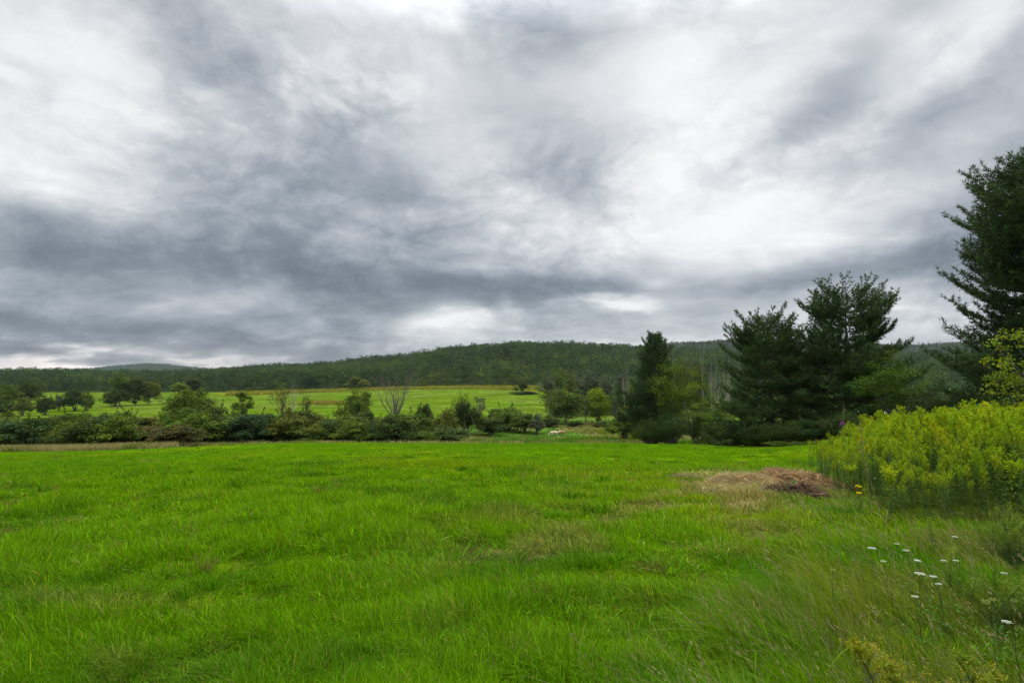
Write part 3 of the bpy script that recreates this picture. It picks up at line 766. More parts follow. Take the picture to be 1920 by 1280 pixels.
# ------------------------------------------------------------------ far woods (one mass, instanced)
def scatter(name, x, y, z, protos, rot, scl, pick, tilt=None, label=None, cat=None):
    n = len(x)
    me = bpy.data.meshes.new(name)
    me.vertices.add(n); me.vertices.foreach_set('co', np.ascontiguousarray(np.stack([x, y, z], 1), np.float32).ravel())
    for nm, arr in (('rz', rot), ('sc', scl), ('tilt', tilt if tilt is not None else np.zeros(n))):
        a = me.attributes.new(nm, 'FLOAT', 'POINT'); a.data.foreach_set('value', np.ascontiguousarray(arr, np.float32))
    a = me.attributes.new('pick', 'INT', 'POINT'); a.data.foreach_set('value', np.ascontiguousarray(pick, np.int32))
    me.update()
    col = bpy.data.collections.new(name + '_kinds')
    for p in protos: col.objects.link(p)
    o = link(name, me); tag(o, label, cat, kind='stuff')
    ng = bpy.data.node_groups.new(name + '_nodes', 'GeometryNodeTree')
    ng.interface.new_socket('Geometry', in_out='INPUT', socket_type='NodeSocketGeometry')
    ng.interface.new_socket('Geometry', in_out='OUTPUT', socket_type='NodeSocketGeometry')
    N = ng.nodes; L = ng.links
    gi = N.new('NodeGroupInput'); go = N.new('NodeGroupOutput')
    ip = N.new('GeometryNodeInstanceOnPoints'); ip.inputs['Pick Instance'].default_value = True
    ci = N.new('GeometryNodeCollectionInfo'); ci.inputs['Collection'].default_value = col
    ci.inputs['Separate Children'].default_value = True; ci.inputs['Reset Children'].default_value = True
    def attr(nm, t='FLOAT'):
        k = N.new('GeometryNodeInputNamedAttribute'); k.data_type = t; k.inputs['Name'].default_value = nm
        return k.outputs['Attribute']
    cx = N.new('ShaderNodeCombineXYZ'); L.new(attr('tilt'), cx.inputs[0]); L.new(attr('rz'), cx.inputs[2])
    L.new(gi.outputs[0], ip.inputs['Points']); L.new(ci.outputs[0], ip.inputs['Instance'])
    L.new(attr('pick', 'INT'), ip.inputs['Instance Index']); L.new(cx.outputs[0], ip.inputs['Rotation']); L.new(attr('sc'), ip.inputs['Scale'])
    L.new(ip.outputs[0], go.inputs[0])
    md = o.modifiers.new('scatter', 'NODES'); md.node_group = ng
    return o

def forest_proto(seed, Hh, W, ncl, nl, leaf, color, shape='round', base=.15):
    rng = np.random.default_rng(seed); a = MB()
    crown_geo(a, rng, Hh, W, base, ncl, nl, leaf, flat=.7, shape=shape, spread=.2, var=.2)
    a.C = [c * np.array(color) for c in a.C]
    o = bpy.data.objects.new('wood_tree', a.mesh('wood_tree', [M_forest]))
    return o
def forest_conifer(seed, Hh, W, color):
    rng = np.random.default_rng(seed); a = MB(); n = 420
    f = rng.random(n) ** 1.2; az = rng.uniform(0, 6.28, n); r = W / 2 * (1 - f) * rng.uniform(.4, 1.1, n) + .2
    p = np.stack([np.cos(az) * r, np.sin(az) * r, Hh * (.08 + .92 * f)], 1)
    leaves(a, rng, p, 1.1, np.array(color) * tintcol(rng, n, .2, .1), .3)
    o = bpy.data.objects.new('wood_conifer', a.mesh('wood_conifer', [M_forest]))
    return o
W_A = (.029, .053, .010); W_B = (.022, .043, .010); W_C = (.050, .074, .008); W_D = (.030, .058, .014)
protos = [forest_proto(51, 13, 9.5, 16, 36, .85, W_B), forest_proto(52, 12, 11, 18, 36, .9, W_A), forest_proto(53, 15, 9.5, 18, 32, .85, W_D),
          forest_proto(54, 11, 9.5, 14, 36, .85, W_C), forest_conifer(55, 18, 6, (.022, .042, .02)), forest_conifer(56, 15, 5.5, (.025, .045, .022))]
rng = np.random.default_rng(90)
def wood_points(y0, y1, u0, u1, area, s0):
    A = (u1 - u0) * (y1 ** 2 - y0 ** 2) / 2; n = int(A / area)
    y = np.sqrt(rng.uniform(y0 ** 2, y1 ** 2, n)); x = rng.uniform(u0, u1, n) * y
    s = s0 * rng.uniform(.6, 1.3, n)
    return x, y, s
parts_ = [wood_points(506, 1290, -1.02, 1.02, 118, 1.12), wood_points(262, 506, .075, 1.0, 80, .95), wood_points(1290, 1380, -1, 1, 100, 1.0)]
x, y, s = [np.concatenate(v) for v in zip(*parts_)]
n = len(x); pk = rng.integers(2, 6, n)
con = rng.random(n) < .002 + .06 * sstep(.62, .74, fbm(x / 120, y / 120, 161, 2)) + .012 * sstep(1100, 1250, y)
pk[con] = rng.integers(0, 2, con.sum())
bad = con & ((y < 700) | (x / y < -.3)); pk[bad] = rng.integers(2, 6, bad.sum())
s *= .78 + .5 * fbm(x / 90, y / 90, 163, 2)
reg = fbm(x / 75, y / 75, 167, 3) + rng.normal(0, .07, n)
dc = pk >= 2; pk[dc] = (2 + np.digitize(reg[dc], [.40, .50, .60]))
s *= 1 - .35 * (y < 540) * rng.random(n)
scatter('hill_woods', x, y, H(x, y) - .5, protos, rng.uniform(0, 6.28, n), s, pk, label='dense mixed green woods covering the broad hill behind the far field', cat='woods')
parts_ = [wood_points(1500, 2330, .08, 1.02, 170, 1.25)]
x, y, s = parts_[0]; n = len(x); pk = rng.integers(2, 6, n); con = rng.random(n) < .06; pk[con] = rng.integers(0, 2, con.sum())
protos2 = [o.copy() for o in protos]
scatter('ridge_woods', x, y, H(x, y) - .5, protos2, rng.uniform(0, 6.28, n), s, pk, label='bluish woods on the more distant ridge behind the pines', cat='woods')
x, y, s = wood_points(2500, 4420, -1.02, -.15, 420, 1.5); n = len(x); pk = rng.integers(2, 6, n)
protos3 = [o.copy() for o in protos]
scatter('distant_woods', x, y, H(x, y) - .5, protos3, rng.uniform(0, 6.28, n), s, pk, label='faint blue woods on the low distant hill at the left horizon', cat='woods')
# goldenrod band on the far field as low plants
def tuftproto(seed, color, Hh):
    rng = np.random.default_rng(seed); a = MB(); n = 60
    p = np.stack([rng.normal(0, .7, n), rng.normal(0, .7, n), rng.random(n) * Hh], 1)
    leaves(a, rng, p, .5, np.array(color) * tintcol(rng, n, .25, .15), .4)
    o = bpy.data.objects.new('band_plant', a.mesh('band_plant', [M_forest])); return o
n = 9000
u = rng.uniform(-.5, .06, n); y = rng.uniform(440, 503, n); x = u * y
yb = 455 - 12 * np.sin(x / 60) - 25 * sstep(-.1, .1, u)
k = (y > yb) & (rng.random(n) < sstep(.25, .5, fbm(x / 20, y / 14, 77, 2))); x, y = x[k], y[k]; n = len(x)
xr = U(rng.normal(608, 20, 500)); yr = rng.normal(345, 7, 500); x = np.concatenate([x, xr * yr]); y = np.concatenate([y, yr])
pk = np.concatenate([rng.integers(0, 2, n), np.full(500, 2)]); n = len(x)
scatter('goldenrod_band', x, y, H(x, y), [tuftproto(61, (.20, .165, .012), 1.3), tuftproto(62, (.13, .15, .015), 1.1), tuftproto(63, (.15, .12, .016), 1.2)],
        rng.uniform(0, 6.28, n), rng.uniform(.6, 1.2, n), pk, label='yellow band of flowering weeds along the top of the far field', cat='weeds')

# ------------------------------------------------------------------ goldenrod patch
def goldenrod_mesh(seed, Hh=1.35, bloom=.5, nleaf=78, plume=True, warm=0.0, nbr=15, lw=1.0, ll=1.0, pet=.018, npet=40, tone=(1, 1, 1), pb=.76):
    rng = np.random.default_rng(seed); a = MB()
    bend = rng.normal(0, .10, 2)
    def stem(t): return np.stack([bend[0] * t ** 2, bend[1] * t ** 2, t * Hh], -1)
    tt = np.linspace(0, 1, 7)
    tube(a, stem(tt), np.linspace(.0055, .002, 7), 4, (.11, .13, .03))
    t = np.linspace(.06, .86 if plume else 1.0, nleaf) + rng.normal(0, .01, nleaf); az = np.arange(nleaf) * 2.4 + rng.normal(0, .3, nleaf)
    L_ = ll * (.135 - .06 * t) * rng.uniform(.75, 1.2, nleaf)
    el = rng.normal(.35, .3, nleaf) - .3 * (1 - t)
    d = np.stack([np.cos(az) * np.cos(el), np.sin(az) * np.cos(el), np.sin(el)], -1)
    p0 = stem(t)
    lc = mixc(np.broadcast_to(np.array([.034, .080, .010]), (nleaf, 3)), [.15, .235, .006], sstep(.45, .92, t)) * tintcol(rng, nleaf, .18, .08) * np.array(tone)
    dead = rng.random(nleaf) < .25 * (1 - sstep(.08, .3, t)); lc[dead] = np.array([.11, .065, .035]) * rng.uniform(.5, 1.2, dead.sum())[:, None]
    mid = p0 + d * L_[:, None] * .5; d2 = d.copy(); d2[:, 2] -= .45; d2 = unit(d2)
    sd = unit(np.cross(d, [0, 0, 1.])) * (.0085 * lw * rng.uniform(.8, 1.3, nleaf))[:, None]
    tip = mid + d2 * L_[:, None] * .5
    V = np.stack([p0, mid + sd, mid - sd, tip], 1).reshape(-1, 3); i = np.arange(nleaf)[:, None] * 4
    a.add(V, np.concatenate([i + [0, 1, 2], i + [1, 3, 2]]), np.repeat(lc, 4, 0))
    if plume:
        for k in range(nbr):
            f = k / nbr; tb = pb + (.995 - pb) * f; az_ = k * 2.4 + rng.normal(0, .3); Lb = (.20 * (1 - f) + .045) * rng.uniform(.7, 1.2)
            q_ = np.linspace(0, 1, 12)
            s = stem(np.array([tb]))[0]
            pts = s + np.stack([np.cos(az_) * Lb * q_ * .56, np.sin(az_) * Lb * q_ * .56, Lb * (1.15 * q_ - .25 * q_ ** 2)], -1)
            tube(a, pts[::3], np.linspace(.0022, .001, 4), 3, (.14, .17, .02))
            m_ = npet; qq = rng.random(m_) ** .8; pp = np.stack([np.interp(qq, q_, pts[:, j]) for j in range(3)], -1) + rng.normal(0, .008, (m_, 3)) + [0, 0, .006]
            fl = rng.random(m_) < bloom
            cc = np.where(fl[:, None], np.array([.33 + warm * .2, .38, .004]), np.array([.215, .325, .005])) * tintcol(rng, m_, .18, .06)
            leaves(a, rng, pp, pet, cc * np.array(tone), .4, .62)
        m_ = 40; qq = rng.uniform(.72, .99, m_); az_ = rng.uniform(0, 6.28, m_); pp = stem(qq) + np.stack([np.cos(az_) * .022, np.sin(az_) * .022, np.full(m_, .03)], -1)
        leaves(a, rng, pp, .05, np.array([.13, .175, .014]) * tintcol(rng, m_, .18, .08), 0, .25)
    return a.mesh('goldenrod_plant', [M_herb])
GR = [goldenrod_mesh(71, 1.35, .15, 105), goldenrod_mesh(72, 1.45, .28, 105), goldenrod_mesh(73, 1.3, .06, 105), goldenrod_mesh(74, 1.4, .6, 95, warm=.3), goldenrod_mesh(75, 1.25, .05, 100, nbr=11), goldenrod_mesh(76, 1.25, 0, 110, plume=False)]
gr_protos = []
for me in GR: gr_protos.append(bpy.data.objects.new('patch_plant', me))
rng = np.random.default_rng(95)
n = 6000
x = rng.uniform(3.5, 19, n); y = rng.uniform(6.6, 17.5, n)
k = inpatch(x, y) & (x < y * 1.1 + 1.0) & (rng.random(n) < np.where(y < 10.5, 1, .6))
x, y = x[k], y[k]; n = len(x)
edge = np.clip((x - np.where(y < 11.5, 5.05 + .235 * (y - 7.5), .525 * y)) / 1.7, 0, 1)
s = (.50 + .54 * edge) * (.80 + .20 * np.clip((y - 7.2) / 1.8, 0, 1)) * .92 * rng.uniform(.80, 1.12, n) * (.95 + .2 * (fbm(x / 1.2, y / 1.2, 171, 2) - .5) * 2)
pk = rng.choice(6, n, p=[.22, .17, .2, .06, .22, .13])
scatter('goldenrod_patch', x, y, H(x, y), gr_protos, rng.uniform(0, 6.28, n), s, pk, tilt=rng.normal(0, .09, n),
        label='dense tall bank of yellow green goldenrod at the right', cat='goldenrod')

def put_mesh(name, me, px, py_or_none, Y, label, cat, group=None, s=1.0, rz=0, x=None):
    if x is None: x = ray(px, 900, Y)[0]
    o = link(name, me); o.location = (x, Y, Hs(x, Y)); o.rotation_euler = (0, 0, rz); o.scale = (s, s, s)
    tag(o, label, cat, group); return o
SG = 'single goldenrod plants outside the dense bank'
put_mesh('goldenrod_plant', goldenrod_mesh(81, .62, .85, 60), 1668, 0, 7.1, 'short goldenrod with bright yellow bloom in front of the dense bank', 'goldenrod', SG)
put_mesh('goldenrod_plant', goldenrod_mesh(82, .75, .1, 70), 1890, 0, 6.5, 'short green goldenrod at the right frame edge before the dark gap', 'goldenrod', SG)
put_mesh('goldenrod_plant', goldenrod_mesh(83, .40, .9, 50, warm=.15, nbr=12, pet=.010, npet=60, lw=.6, ll=.55, tone=(.60, .54, 4.0), pb=.35), 1640, 0, 2.75, 'faded orange yellow goldenrod tip at the bottom, leftmost of the foreground plants', 'goldenrod', SG, 1.0)
put_mesh('goldenrod_plant', goldenrod_mesh(84, .40, .6, 50, warm=.2, nbr=12, pet=.010, npet=60, lw=.6, ll=.55, tone=(.60, .54, 4.0), pb=.35), 1700, 0, 2.55, 'faded goldenrod at the bottom, just right of the leftmost foreground plant', 'goldenrod', SG)
put_mesh('goldenrod_plant', goldenrod_mesh(85, .40, .5, 50, warm=.2, nbr=12, pet=.010, npet=60, lw=.6, ll=.55, tone=(.60, .54, 4.0), pb=.35), 1765, 0, 2.5, 'pale goldenrod with curled tips at the bottom, third foreground plant from left', 'goldenrod', SG)
put_mesh('goldenrod_plant', goldenrod_mesh(86, .40, .4, 50, warm=.2, nbr=12, pet=.010, npet=60, lw=.6, ll=.55, tone=(.60, .54, 4.0), pb=.35), 1840, 0, 2.6, 'pale goldenrod near the lower right corner, rightmost foreground plant', 'goldenrod', SG)
put_mesh('yarrow_plant', goldenrod_mesh(87, .5, .2, 50), 1590, 0, 9.0, 'small yellowish leafy weed at the left foot of the goldenrod bank', 'weed')

# dark green feathery weeds by the right frame edge
fw = [bpy.data.objects.new('feathery_weed', goldenrod_mesh(s, .5, 0, 170, plume=False, lw=.4, ll=.62, tone=(.75, .72, .8))) for s in (91, 92, 93)]
rng = np.random.default_rng(97)
n = 520; y = rng.uniform(3.6, 6.6, n); x = y * rng.uniform(.70, 1.06, n)
k = (x > .86 * y + .2 * np.sin(y * 3)) | (rng.random(n) < .05); x, y = x[k], y[k]; n = len(x)
scatter('feathery_weeds', x, y, H(x, y), fw, rng.uniform(0, 6.28, n), rng.uniform(.45, .9, n), rng.integers(0, 3, n), tilt=rng.normal(0, .15, n),
        label='dark green feathery weed stems at the right frame edge in front of the goldenrod', cat='weeds')

# ferny sumac plants behind the goldenrod
def sumac_mesh(seed, Hh):
    rng = np.random.default_rng(seed); a = MB()
    tube(a, [(0, 0, 0), (.05, 0, Hh * .6), (.02, .03, Hh)], [.03, .02, .01], 5, (.10, .08, .05))
    for k in range(16):
        az = k * 2.4; f = rng.uniform(.55, 1); L_ = rng.uniform(.45, .7)
        q_ = np.linspace(0, 1, 17)
        pts = np.array([.03, .02, Hh * f]) + np.stack([np.cos(az) * L_ * q_, np.sin(az) * L_ * q_, .32 * q_ - .5 * q_ ** 2 * L_], -1)
        tube(a, pts, np.linspace(.006, .002, 17), 3, (.10, .10, .03))
        for sd in (-1, 1):
            d = unit(np.gradient(pts, axis=0)); s_ = np.cross(d, [0, 0, 1.]) * sd; s_[:, 2] -= .25; s_ = unit(s_ + d * .35)
            l2 = .13 * np.sin(q_ * 2.6 + .35)[:, None]
            diamonds(a, pts + s_ * l2 * .5, s_ * l2 * .5, d * .014 + rng.normal(0, .008, (17, 3)), np.array([.042, .095, .010]) * tintcol(rng, 17, .25, .1))
    return a.mesh('sumac', [M_herb])
SM = [sumac_mesh(s, 1.6) for s in (101, 102)]
for k, (px, Y, s, l) in enumerate([(1742, 17.5, .95, 'ferny sumac behind the goldenrod bank, leftmost of the sumacs'), (1775, 17.2, 1.0, 'ferny sumac behind the goldenrod bank, second of the sumacs from left'),
                                   (1810, 17.8, 1.05, 'ferny sumac behind the goldenrod bank, third of the sumacs from left'), (1838, 16.6, 1.12, 'tall ferny sumac with drooping fronds left of the yellow green tree'),
                                   (1868, 16.2, 1.15, 'tall ferny sumac at the foot of the yellow green tree')]):
    put_mesh('sumac_shrub', SM[k % 2], px, 0, Y, l, 'bush', 'sumacs behind the goldenrod bank', s * .86, k * 1.3)

# ------------------------------------------------------------------ dead stalk heaps
def heap_mesh(seed, rx, ry, hz, n, cols, L_=.28, w=.012, flat=.25):
    rng = np.random.default_rng(seed); a = MB()
    g_ = 18; th_ = np.linspace(0, 6.283, 28, endpoint=False)
    rr_ = np.linspace(0, 1, 8)
    Vc = []
    for r_ in rr_:
        for t_ in th_:
            k_ = 1 + .18 * math.sin(3 * t_ + seed) + .1 * math.sin(5 * t_)
            Vc.append((r_ * rx * k_ * math.cos(t_), r_ * ry * k_ * math.sin(t_), hz * (1 - r_ ** 2) * (.85 + .3 * math.sin(4 * r_ + 2 * t_)) - .03))
    i = np.arange(7)[:, None] * 28; j = np.arange(28)[None]; j2 = (j + 1) % 28
    q = np.stack([i + j, i + j2, i + 28 + j2, i + 28 + j], -1).reshape(-1, 4)
    a.add(np.array(Vc), np.concatenate([q[:, [0, 1, 2]], q[:, [0, 2, 3]]]), np.array(cols[-1]) * .6)
    r_ = np.sqrt(rng.random(n)); t_ = rng.uniform(0, 6.283, n); k_ = 1 + .18 * np.sin(3 * t_ + seed) + .1 * np.sin(5 * t_)
    p = np.stack([r_ * rx * k_ * np.cos(t_), r_ * ry * k_ * np.sin(t_), hz * (1 - r_ ** 2) * (.85 + .3 * np.sin(4 * r_ + 2 * t_)) + rng.uniform(-.02, .06, n)], -1)
    az = rng.normal(.5, 1.0, n); d = unit(np.stack([np.cos(az), np.sin(az), rng.normal(0, flat, n)], -1))
    sd = unit(np.cross(d, rng.normal(size=(n, 3))))
    c = np.array(cols)[rng.integers(0, len(cols), n)] * tintcol(rng, n, .3, .08)
    diamonds(a, p, d * (L_ * rng.uniform(.3, 1, n))[:, None] * .5, sd * (w * rng.uniform(.6, 1.4, n))[:, None] * .5, c)
    return a.mesh('heap', [M_grass])
straw = [(.34, .225, .11), (.25, .155, .08), (.44, .32, .17), (.09, .055, .03), (.17, .11, .06)]
HP = 'heaps of dead stalks beside the goldenrod'
put_mesh('stalk_heap', heap_mesh(111, .70, 1.25, .15, 6000, straw, .50, .014, .40), 1500, 0, 11.6, 'larger heap of dry reddish brown stalks at the left edge of the goldenrod', 'heap', HP)
put_mesh('stalk_heap', heap_mesh(112, .55, .5, .16, 3000, [(.07, .045, .03), (.05, .033, .024), (.22, .15, .09)], .40, .014, .4), 1492, 0, 9.7, 'low dark heap of rotting stalks below the larger brown heap', 'heap', HP)
put_mesh('stalk_heap', heap_mesh(113, .55, .85, .16, 3600, [(.32, .24, .12), (.27, .20, .09), (.38, .31, .16)], .42, .012, .5), 1403, 0, 11.2, 'low pale straw mat left of the larger brown heap', 'heap', HP)
put_mesh('stalk_heap', heap_mesh(114, .65, .8, .10, 2400, [(.31, .26, .12), (.26, .23, .09)], .42, .011, .6), 1395, 0, 9.6, 'thin flattened straw mat nearest the camera, left of the rotting heap', 'heap', HP)
put_mesh('stalk_heap', heap_mesh(115, .45, .35, .08, 1100, [(.25, .20, .10), (.20, .17, .07)], .3, .011), 1290, 0, 12.5, 'small patch of pale dead grass alone to the left of the other straw mats', 'heap', HP)

# ------------------------------------------------------------------ flowers
M_white, nt, out = new_mat('white_petals'); bs = nt.nodes.new('ShaderNodeBsdfPrincipled'); bs.inputs['Base Color'].default_value = (.78, .80, .72, 1); bs.inputs['Roughness'].default_value = .7
nz = nt.nodes.new('ShaderNodeTexNoise'); nz.inputs['Scale'].default_value = 90; rp = nt.nodes.new('ShaderNodeValToRGB')
rp.color_ramp.elements[0].color = (.30, .36, .20, 1); rp.color_ramp.elements[1].color = (.60, .62, .53, 1); rp.color_ramp.elements[0].position = .35; rp.color_ramp.elements[1].position = .55
tc = nt.nodes.new('ShaderNodeTexCoord'); nt.links.new(tc.outputs['Object'], nz.inputs[0]); nt.links.new(nz.outputs[0], rp.inputs[0]); nt.links.new(rp.outputs[0], bs.inputs['Base Color']); nt.links.new(bs.outputs[0], out.inputs[0])
def umbel_meshes(seed, Hh, D, closed=False, col=(1, 1, 1)):
    rng = np.random.default_rng(seed); st = MB(); fl = MB()
    bx, by = rng.normal(0, .05, 2)
    tip = np.array([bx, by, Hh])
    tube(st, [(0, 0, 0), (bx * .3, by * .3, Hh * .5), tip], [.004, .003, .0022], 4, (.10, .14, .04))
    for k in range(5):
        az = rng.uniform(0, 6.28); z = Hh * rng.uniform(.2, .7)
        p = np.array([bx * z / Hh, by * z / Hh, z]) + rng.normal(0, .03, (12, 3)) + np.array([math.cos(az), math.sin(az), .3]) * np.linspace(.01, .12, 12)[:, None]
        leaves(st, rng, p, .03, np.array([.06, .13, .02]) * tintcol(rng, 12, .2, .1), .4, .35)
    nray = 22
    for k in range(nray):
        f = math.sqrt((k + .5) / nray); az = k * 2.4
        r_ = D / 2 * f
        if closed: e = tip + np.array([math.cos(az) * r_ * .8, math.sin(az) * r_ * .8, D * (.15 + .75 * f)]) * np.array([1, 1, 1]) ; e[:2] = tip[:2] + (e[:2] - tip[:2]) * (.7 + .5 * math.sin(3.1 * f))
        else: e = tip + np.array([math.cos(az) * r_, math.sin(az) * r_, D * (.32 - .10 * f * f)])
        tube(st, [tip, (tip + e) / 2 + [0, 0, -.08 * D * f], e], [.0012, .001, .001], 3, (.12, .16, .05))
        m_ = 14; o_ = rng.normal(0, D * .042, (m_, 3)); o_[:, 2] *= .35
        if closed: o_ *= .9
        leaves(fl, rng, e + o_, D * .062, np.ones((m_, 3)) * np.array(col), 1.4, .9)
    return st.mesh('umbel_stem', [M_herb]), fl.mesh('umbel_head', [M_white] if not closed else [M_herb])
def put_flower(name, meshes, px, py, Y, label, group, names=('stem', 'flower_head'), hh=None):
    want = .40 if Y < 6 else 9
    for _ in range(60):
        x, _, z = ray(px, py, Y); zg = Hs(x, Y); h = z - zg
        if h <= want: break
        Y += .03
    o = empty(name, (x, Y, zg), 0, (1, 1, h / hh)); tag(o, label, 'flower', group)
    link(names[0], meshes[0], o); link(names[1], meshes[1], o); return o
UM = [umbel_meshes(s, .6, d) for s, d in ((121, .062), (122, .046), (123, .038))]
WF = 'white lace flowers in the long grass'
wl = [(1633, 1024, 4.6, 0, 'wide flat white lace flower farthest left among the white flowers'), (1722, 1071, 3.3, 0, 'largest domed white lace flower in the middle of the group'),
      (1716, 1028, 4.4, 1, 'white lace flower directly above the largest domed one'), (1739, 1047, 4.0, 1, 'flat white lace flower up and right of the largest domed one'),
      (1728, 1046, 4.1, 2, 'small white lace flower beside the flat one above the largest'), (1770, 1076, 3.5, 1, 'greenish white lace flower right of the largest domed one'),
      (1778, 1047, 4.0, 2, 'small white lace flower right of the flat pair'), (1801, 1047, 4.1, 2, 'tiny white lace flower second to the right of the flat pair'),
      (1727, 1113, 3.1, 2, 'small flat white lace flower below the largest domed one'), (1912, 1159, 2.9, 1, 'white lace flower at the right frame edge below the pale seed heads'),
      (1806, 1003, 5.0, 1, 'pale white lace flower highest in the group, near the goldenrod'), (1666, 1048, 4.2, 2, 'greenish small lace flower left of the flat pair'),
      (1690, 1016, 4.7, 2, 'small lace flower between the farthest left one and the one above the largest'), (1645, 895, 8.2, 2, 'tiny white lace flower against the goldenrod stems'),
      (1892, 1070, 3.8, 2, 'thin white lace flower near the right frame edge above the seed heads'), (1770, 1090, 3.4, 2, 'small lace flower just below the greenish white one')]
for px, py, Y, k, l in wl: put_flower('lace_flower', UM[k], px, py, Y, l, WF, hh=.62)
CL = [umbel_meshes(131, .5, .055, True, (.36, .38, .10)), umbel_meshes(132, .5, .042, True, (.36, .40, .12))]
cl_ = [(1867, 1138, 2.9, 0, 'largest round closed pale green seed head at lower right'), (1860, 1124, 3.0, 1, 'small closed seed head touching the largest from above'),
       (1900, 1127, 3.0, 1, 'small closed seed head right of the largest, near the frame edge'), (1559, 1069, 3.9, 1, 'lone closed pale seed head left of all the white flowers')]
for px, py, Y, k, l in cl_: put_flower('seed_head_plant', CL[k], px, py, Y, l, 'closed lace flower seed heads', ('stem', 'seed_head'), hh=.53)

# two flat yellow flowers and a purple one
M_yel = leaf_mat('yellow_petals', trans=.2, objcol=False)
def yarrow(seed, Hh, D, col, dome=.25):
    rng = np.random.default_rng(seed); st = MB(); fl = MB()
    tube(st, [(0, 0, 0), (.02, 0, Hh * .5), (0, 0, Hh)], [.004, .003, .002], 4, (.09, .12, .04))
    p = np.stack([np.zeros(24), np.zeros(24), rng.uniform(.1, .8, 24) * Hh], -1) + rng.normal(0, .03, (24, 3)); leaves(st, rng, p, .06, np.array([.05, .11, .02]) * tintcol(rng, 24, .2, .1), .3, .3)
    n = 160; r_ = np.sqrt(rng.random(n)) * D / 2; a_ = rng.uniform(0, 6.28, n)
    leaves(fl, rng, np.stack([np.cos(a_) * r_, np.sin(a_) * r_, Hh + D * dome * (1 - (2 * r_ / D) ** 2) + rng.normal(0, .004, n)], -1), .02, np.array(col) * tintcol(rng, n, .12, .05), 1.2, .9)
    return st.mesh('yarrow_stem', [M_herb]), fl.mesh('yarrow_head', [M_yel])
put_flower('tansy_flower', yarrow(141, .4, .07, (.55, .42, .01)), 1609, 912, 7.9, 'upper flat yellow flower head left of the goldenrod bank', 'flat yellow flowers', hh=.4)
put_flower('tansy_flower', yarrow(142, .35, .06, (.55, .42, .01)), 1611, 924, 7.8, 'lower flat yellow flower head left of the goldenrod bank', 'flat yellow flowers', hh=.35)
put_flower('purple_flower', yarrow(143, 1.1, .11, (.20, .06, .17), .6), 1580, 797, 11.5, 'pinkish purple flower head at the left shoulder of the goldenrod bank', None, hh=1.1)

# broad leaved plant on the rotting heap
rng = np.random.default_rng(151); a = MB()
for k in range(11):
    az = k * 2.4; L_ = rng.uniform(.12, .24); d = unit(np.array([[math.cos(az), math.sin(az), rng.uniform(.2, .9)]])); s_ = unit(np.cross(d, [[0, 0, 1.]]))
    base_ = np.array([[math.cos(az) * .05, math.sin(az) * .05, .1 + .02 * k]])
    tube(a, [(0, 0, 0), base_[0]], [.004, .003], 3, (.08, .14, .03))
    diamonds(a, base_ + d * L_ * .5, d * L_ * .5, s_ * L_ * .36, np.array([[.06, .17, .02]]) * tintcol(rng, 1, .15, .1))
put_mesh('broadleaf_weed', a.mesh('broadleaf_weed', [M_herb]), 1483, 0, 10.2, 'broad leaved bright green weed growing on the rotting heap', 'weed', s=.6)

# dry stalks standing in the goldenrod
def stalk(seed, Hh, lean):
    rng = np.random.default_rng(seed); a = MB(); t = np.linspace(0, 1, 7)
    tube(a, np.stack([lean * t ** 1.5, .05 * np.sin(3 * t), t * Hh], -1), np.linspace(.006, .003, 7), 4, (.24, .22, .10))
    n = 24; q_ = rng.uniform(.6, 1, n); leaves(a, rng, np.stack([lean * q_ ** 1.5, .05 * np.sin(3 * q_), q_ * Hh], -1) + rng.normal(0, .012, (n, 3)), .03, np.array([.25, .21, .10]) * tintcol(rng, n, .2, .1), .2, .4)
    return a.mesh('dry_stalk', [M_herb])
put_mesh('dry_stalk', stalk(161, 1.25, -.12), 1634, 0, 7.6, 'tall pale dry stalk leaning left against the goldenrod', 'stalk', 'dry stalks')
put_mesh('dry_stalk', stalk(162, 1.0, -.25), 1648, 0, 7.5, 'shorter dry stalk leaning beside the tall pale one', 'stalk', 'dry stalks')
put_mesh('dry_stalk', stalk(163, 1.55, .05), 1583, 0, 12.0, 'dry reddish dock stalk beside the purple flower', 'stalk', 'dry stalks')

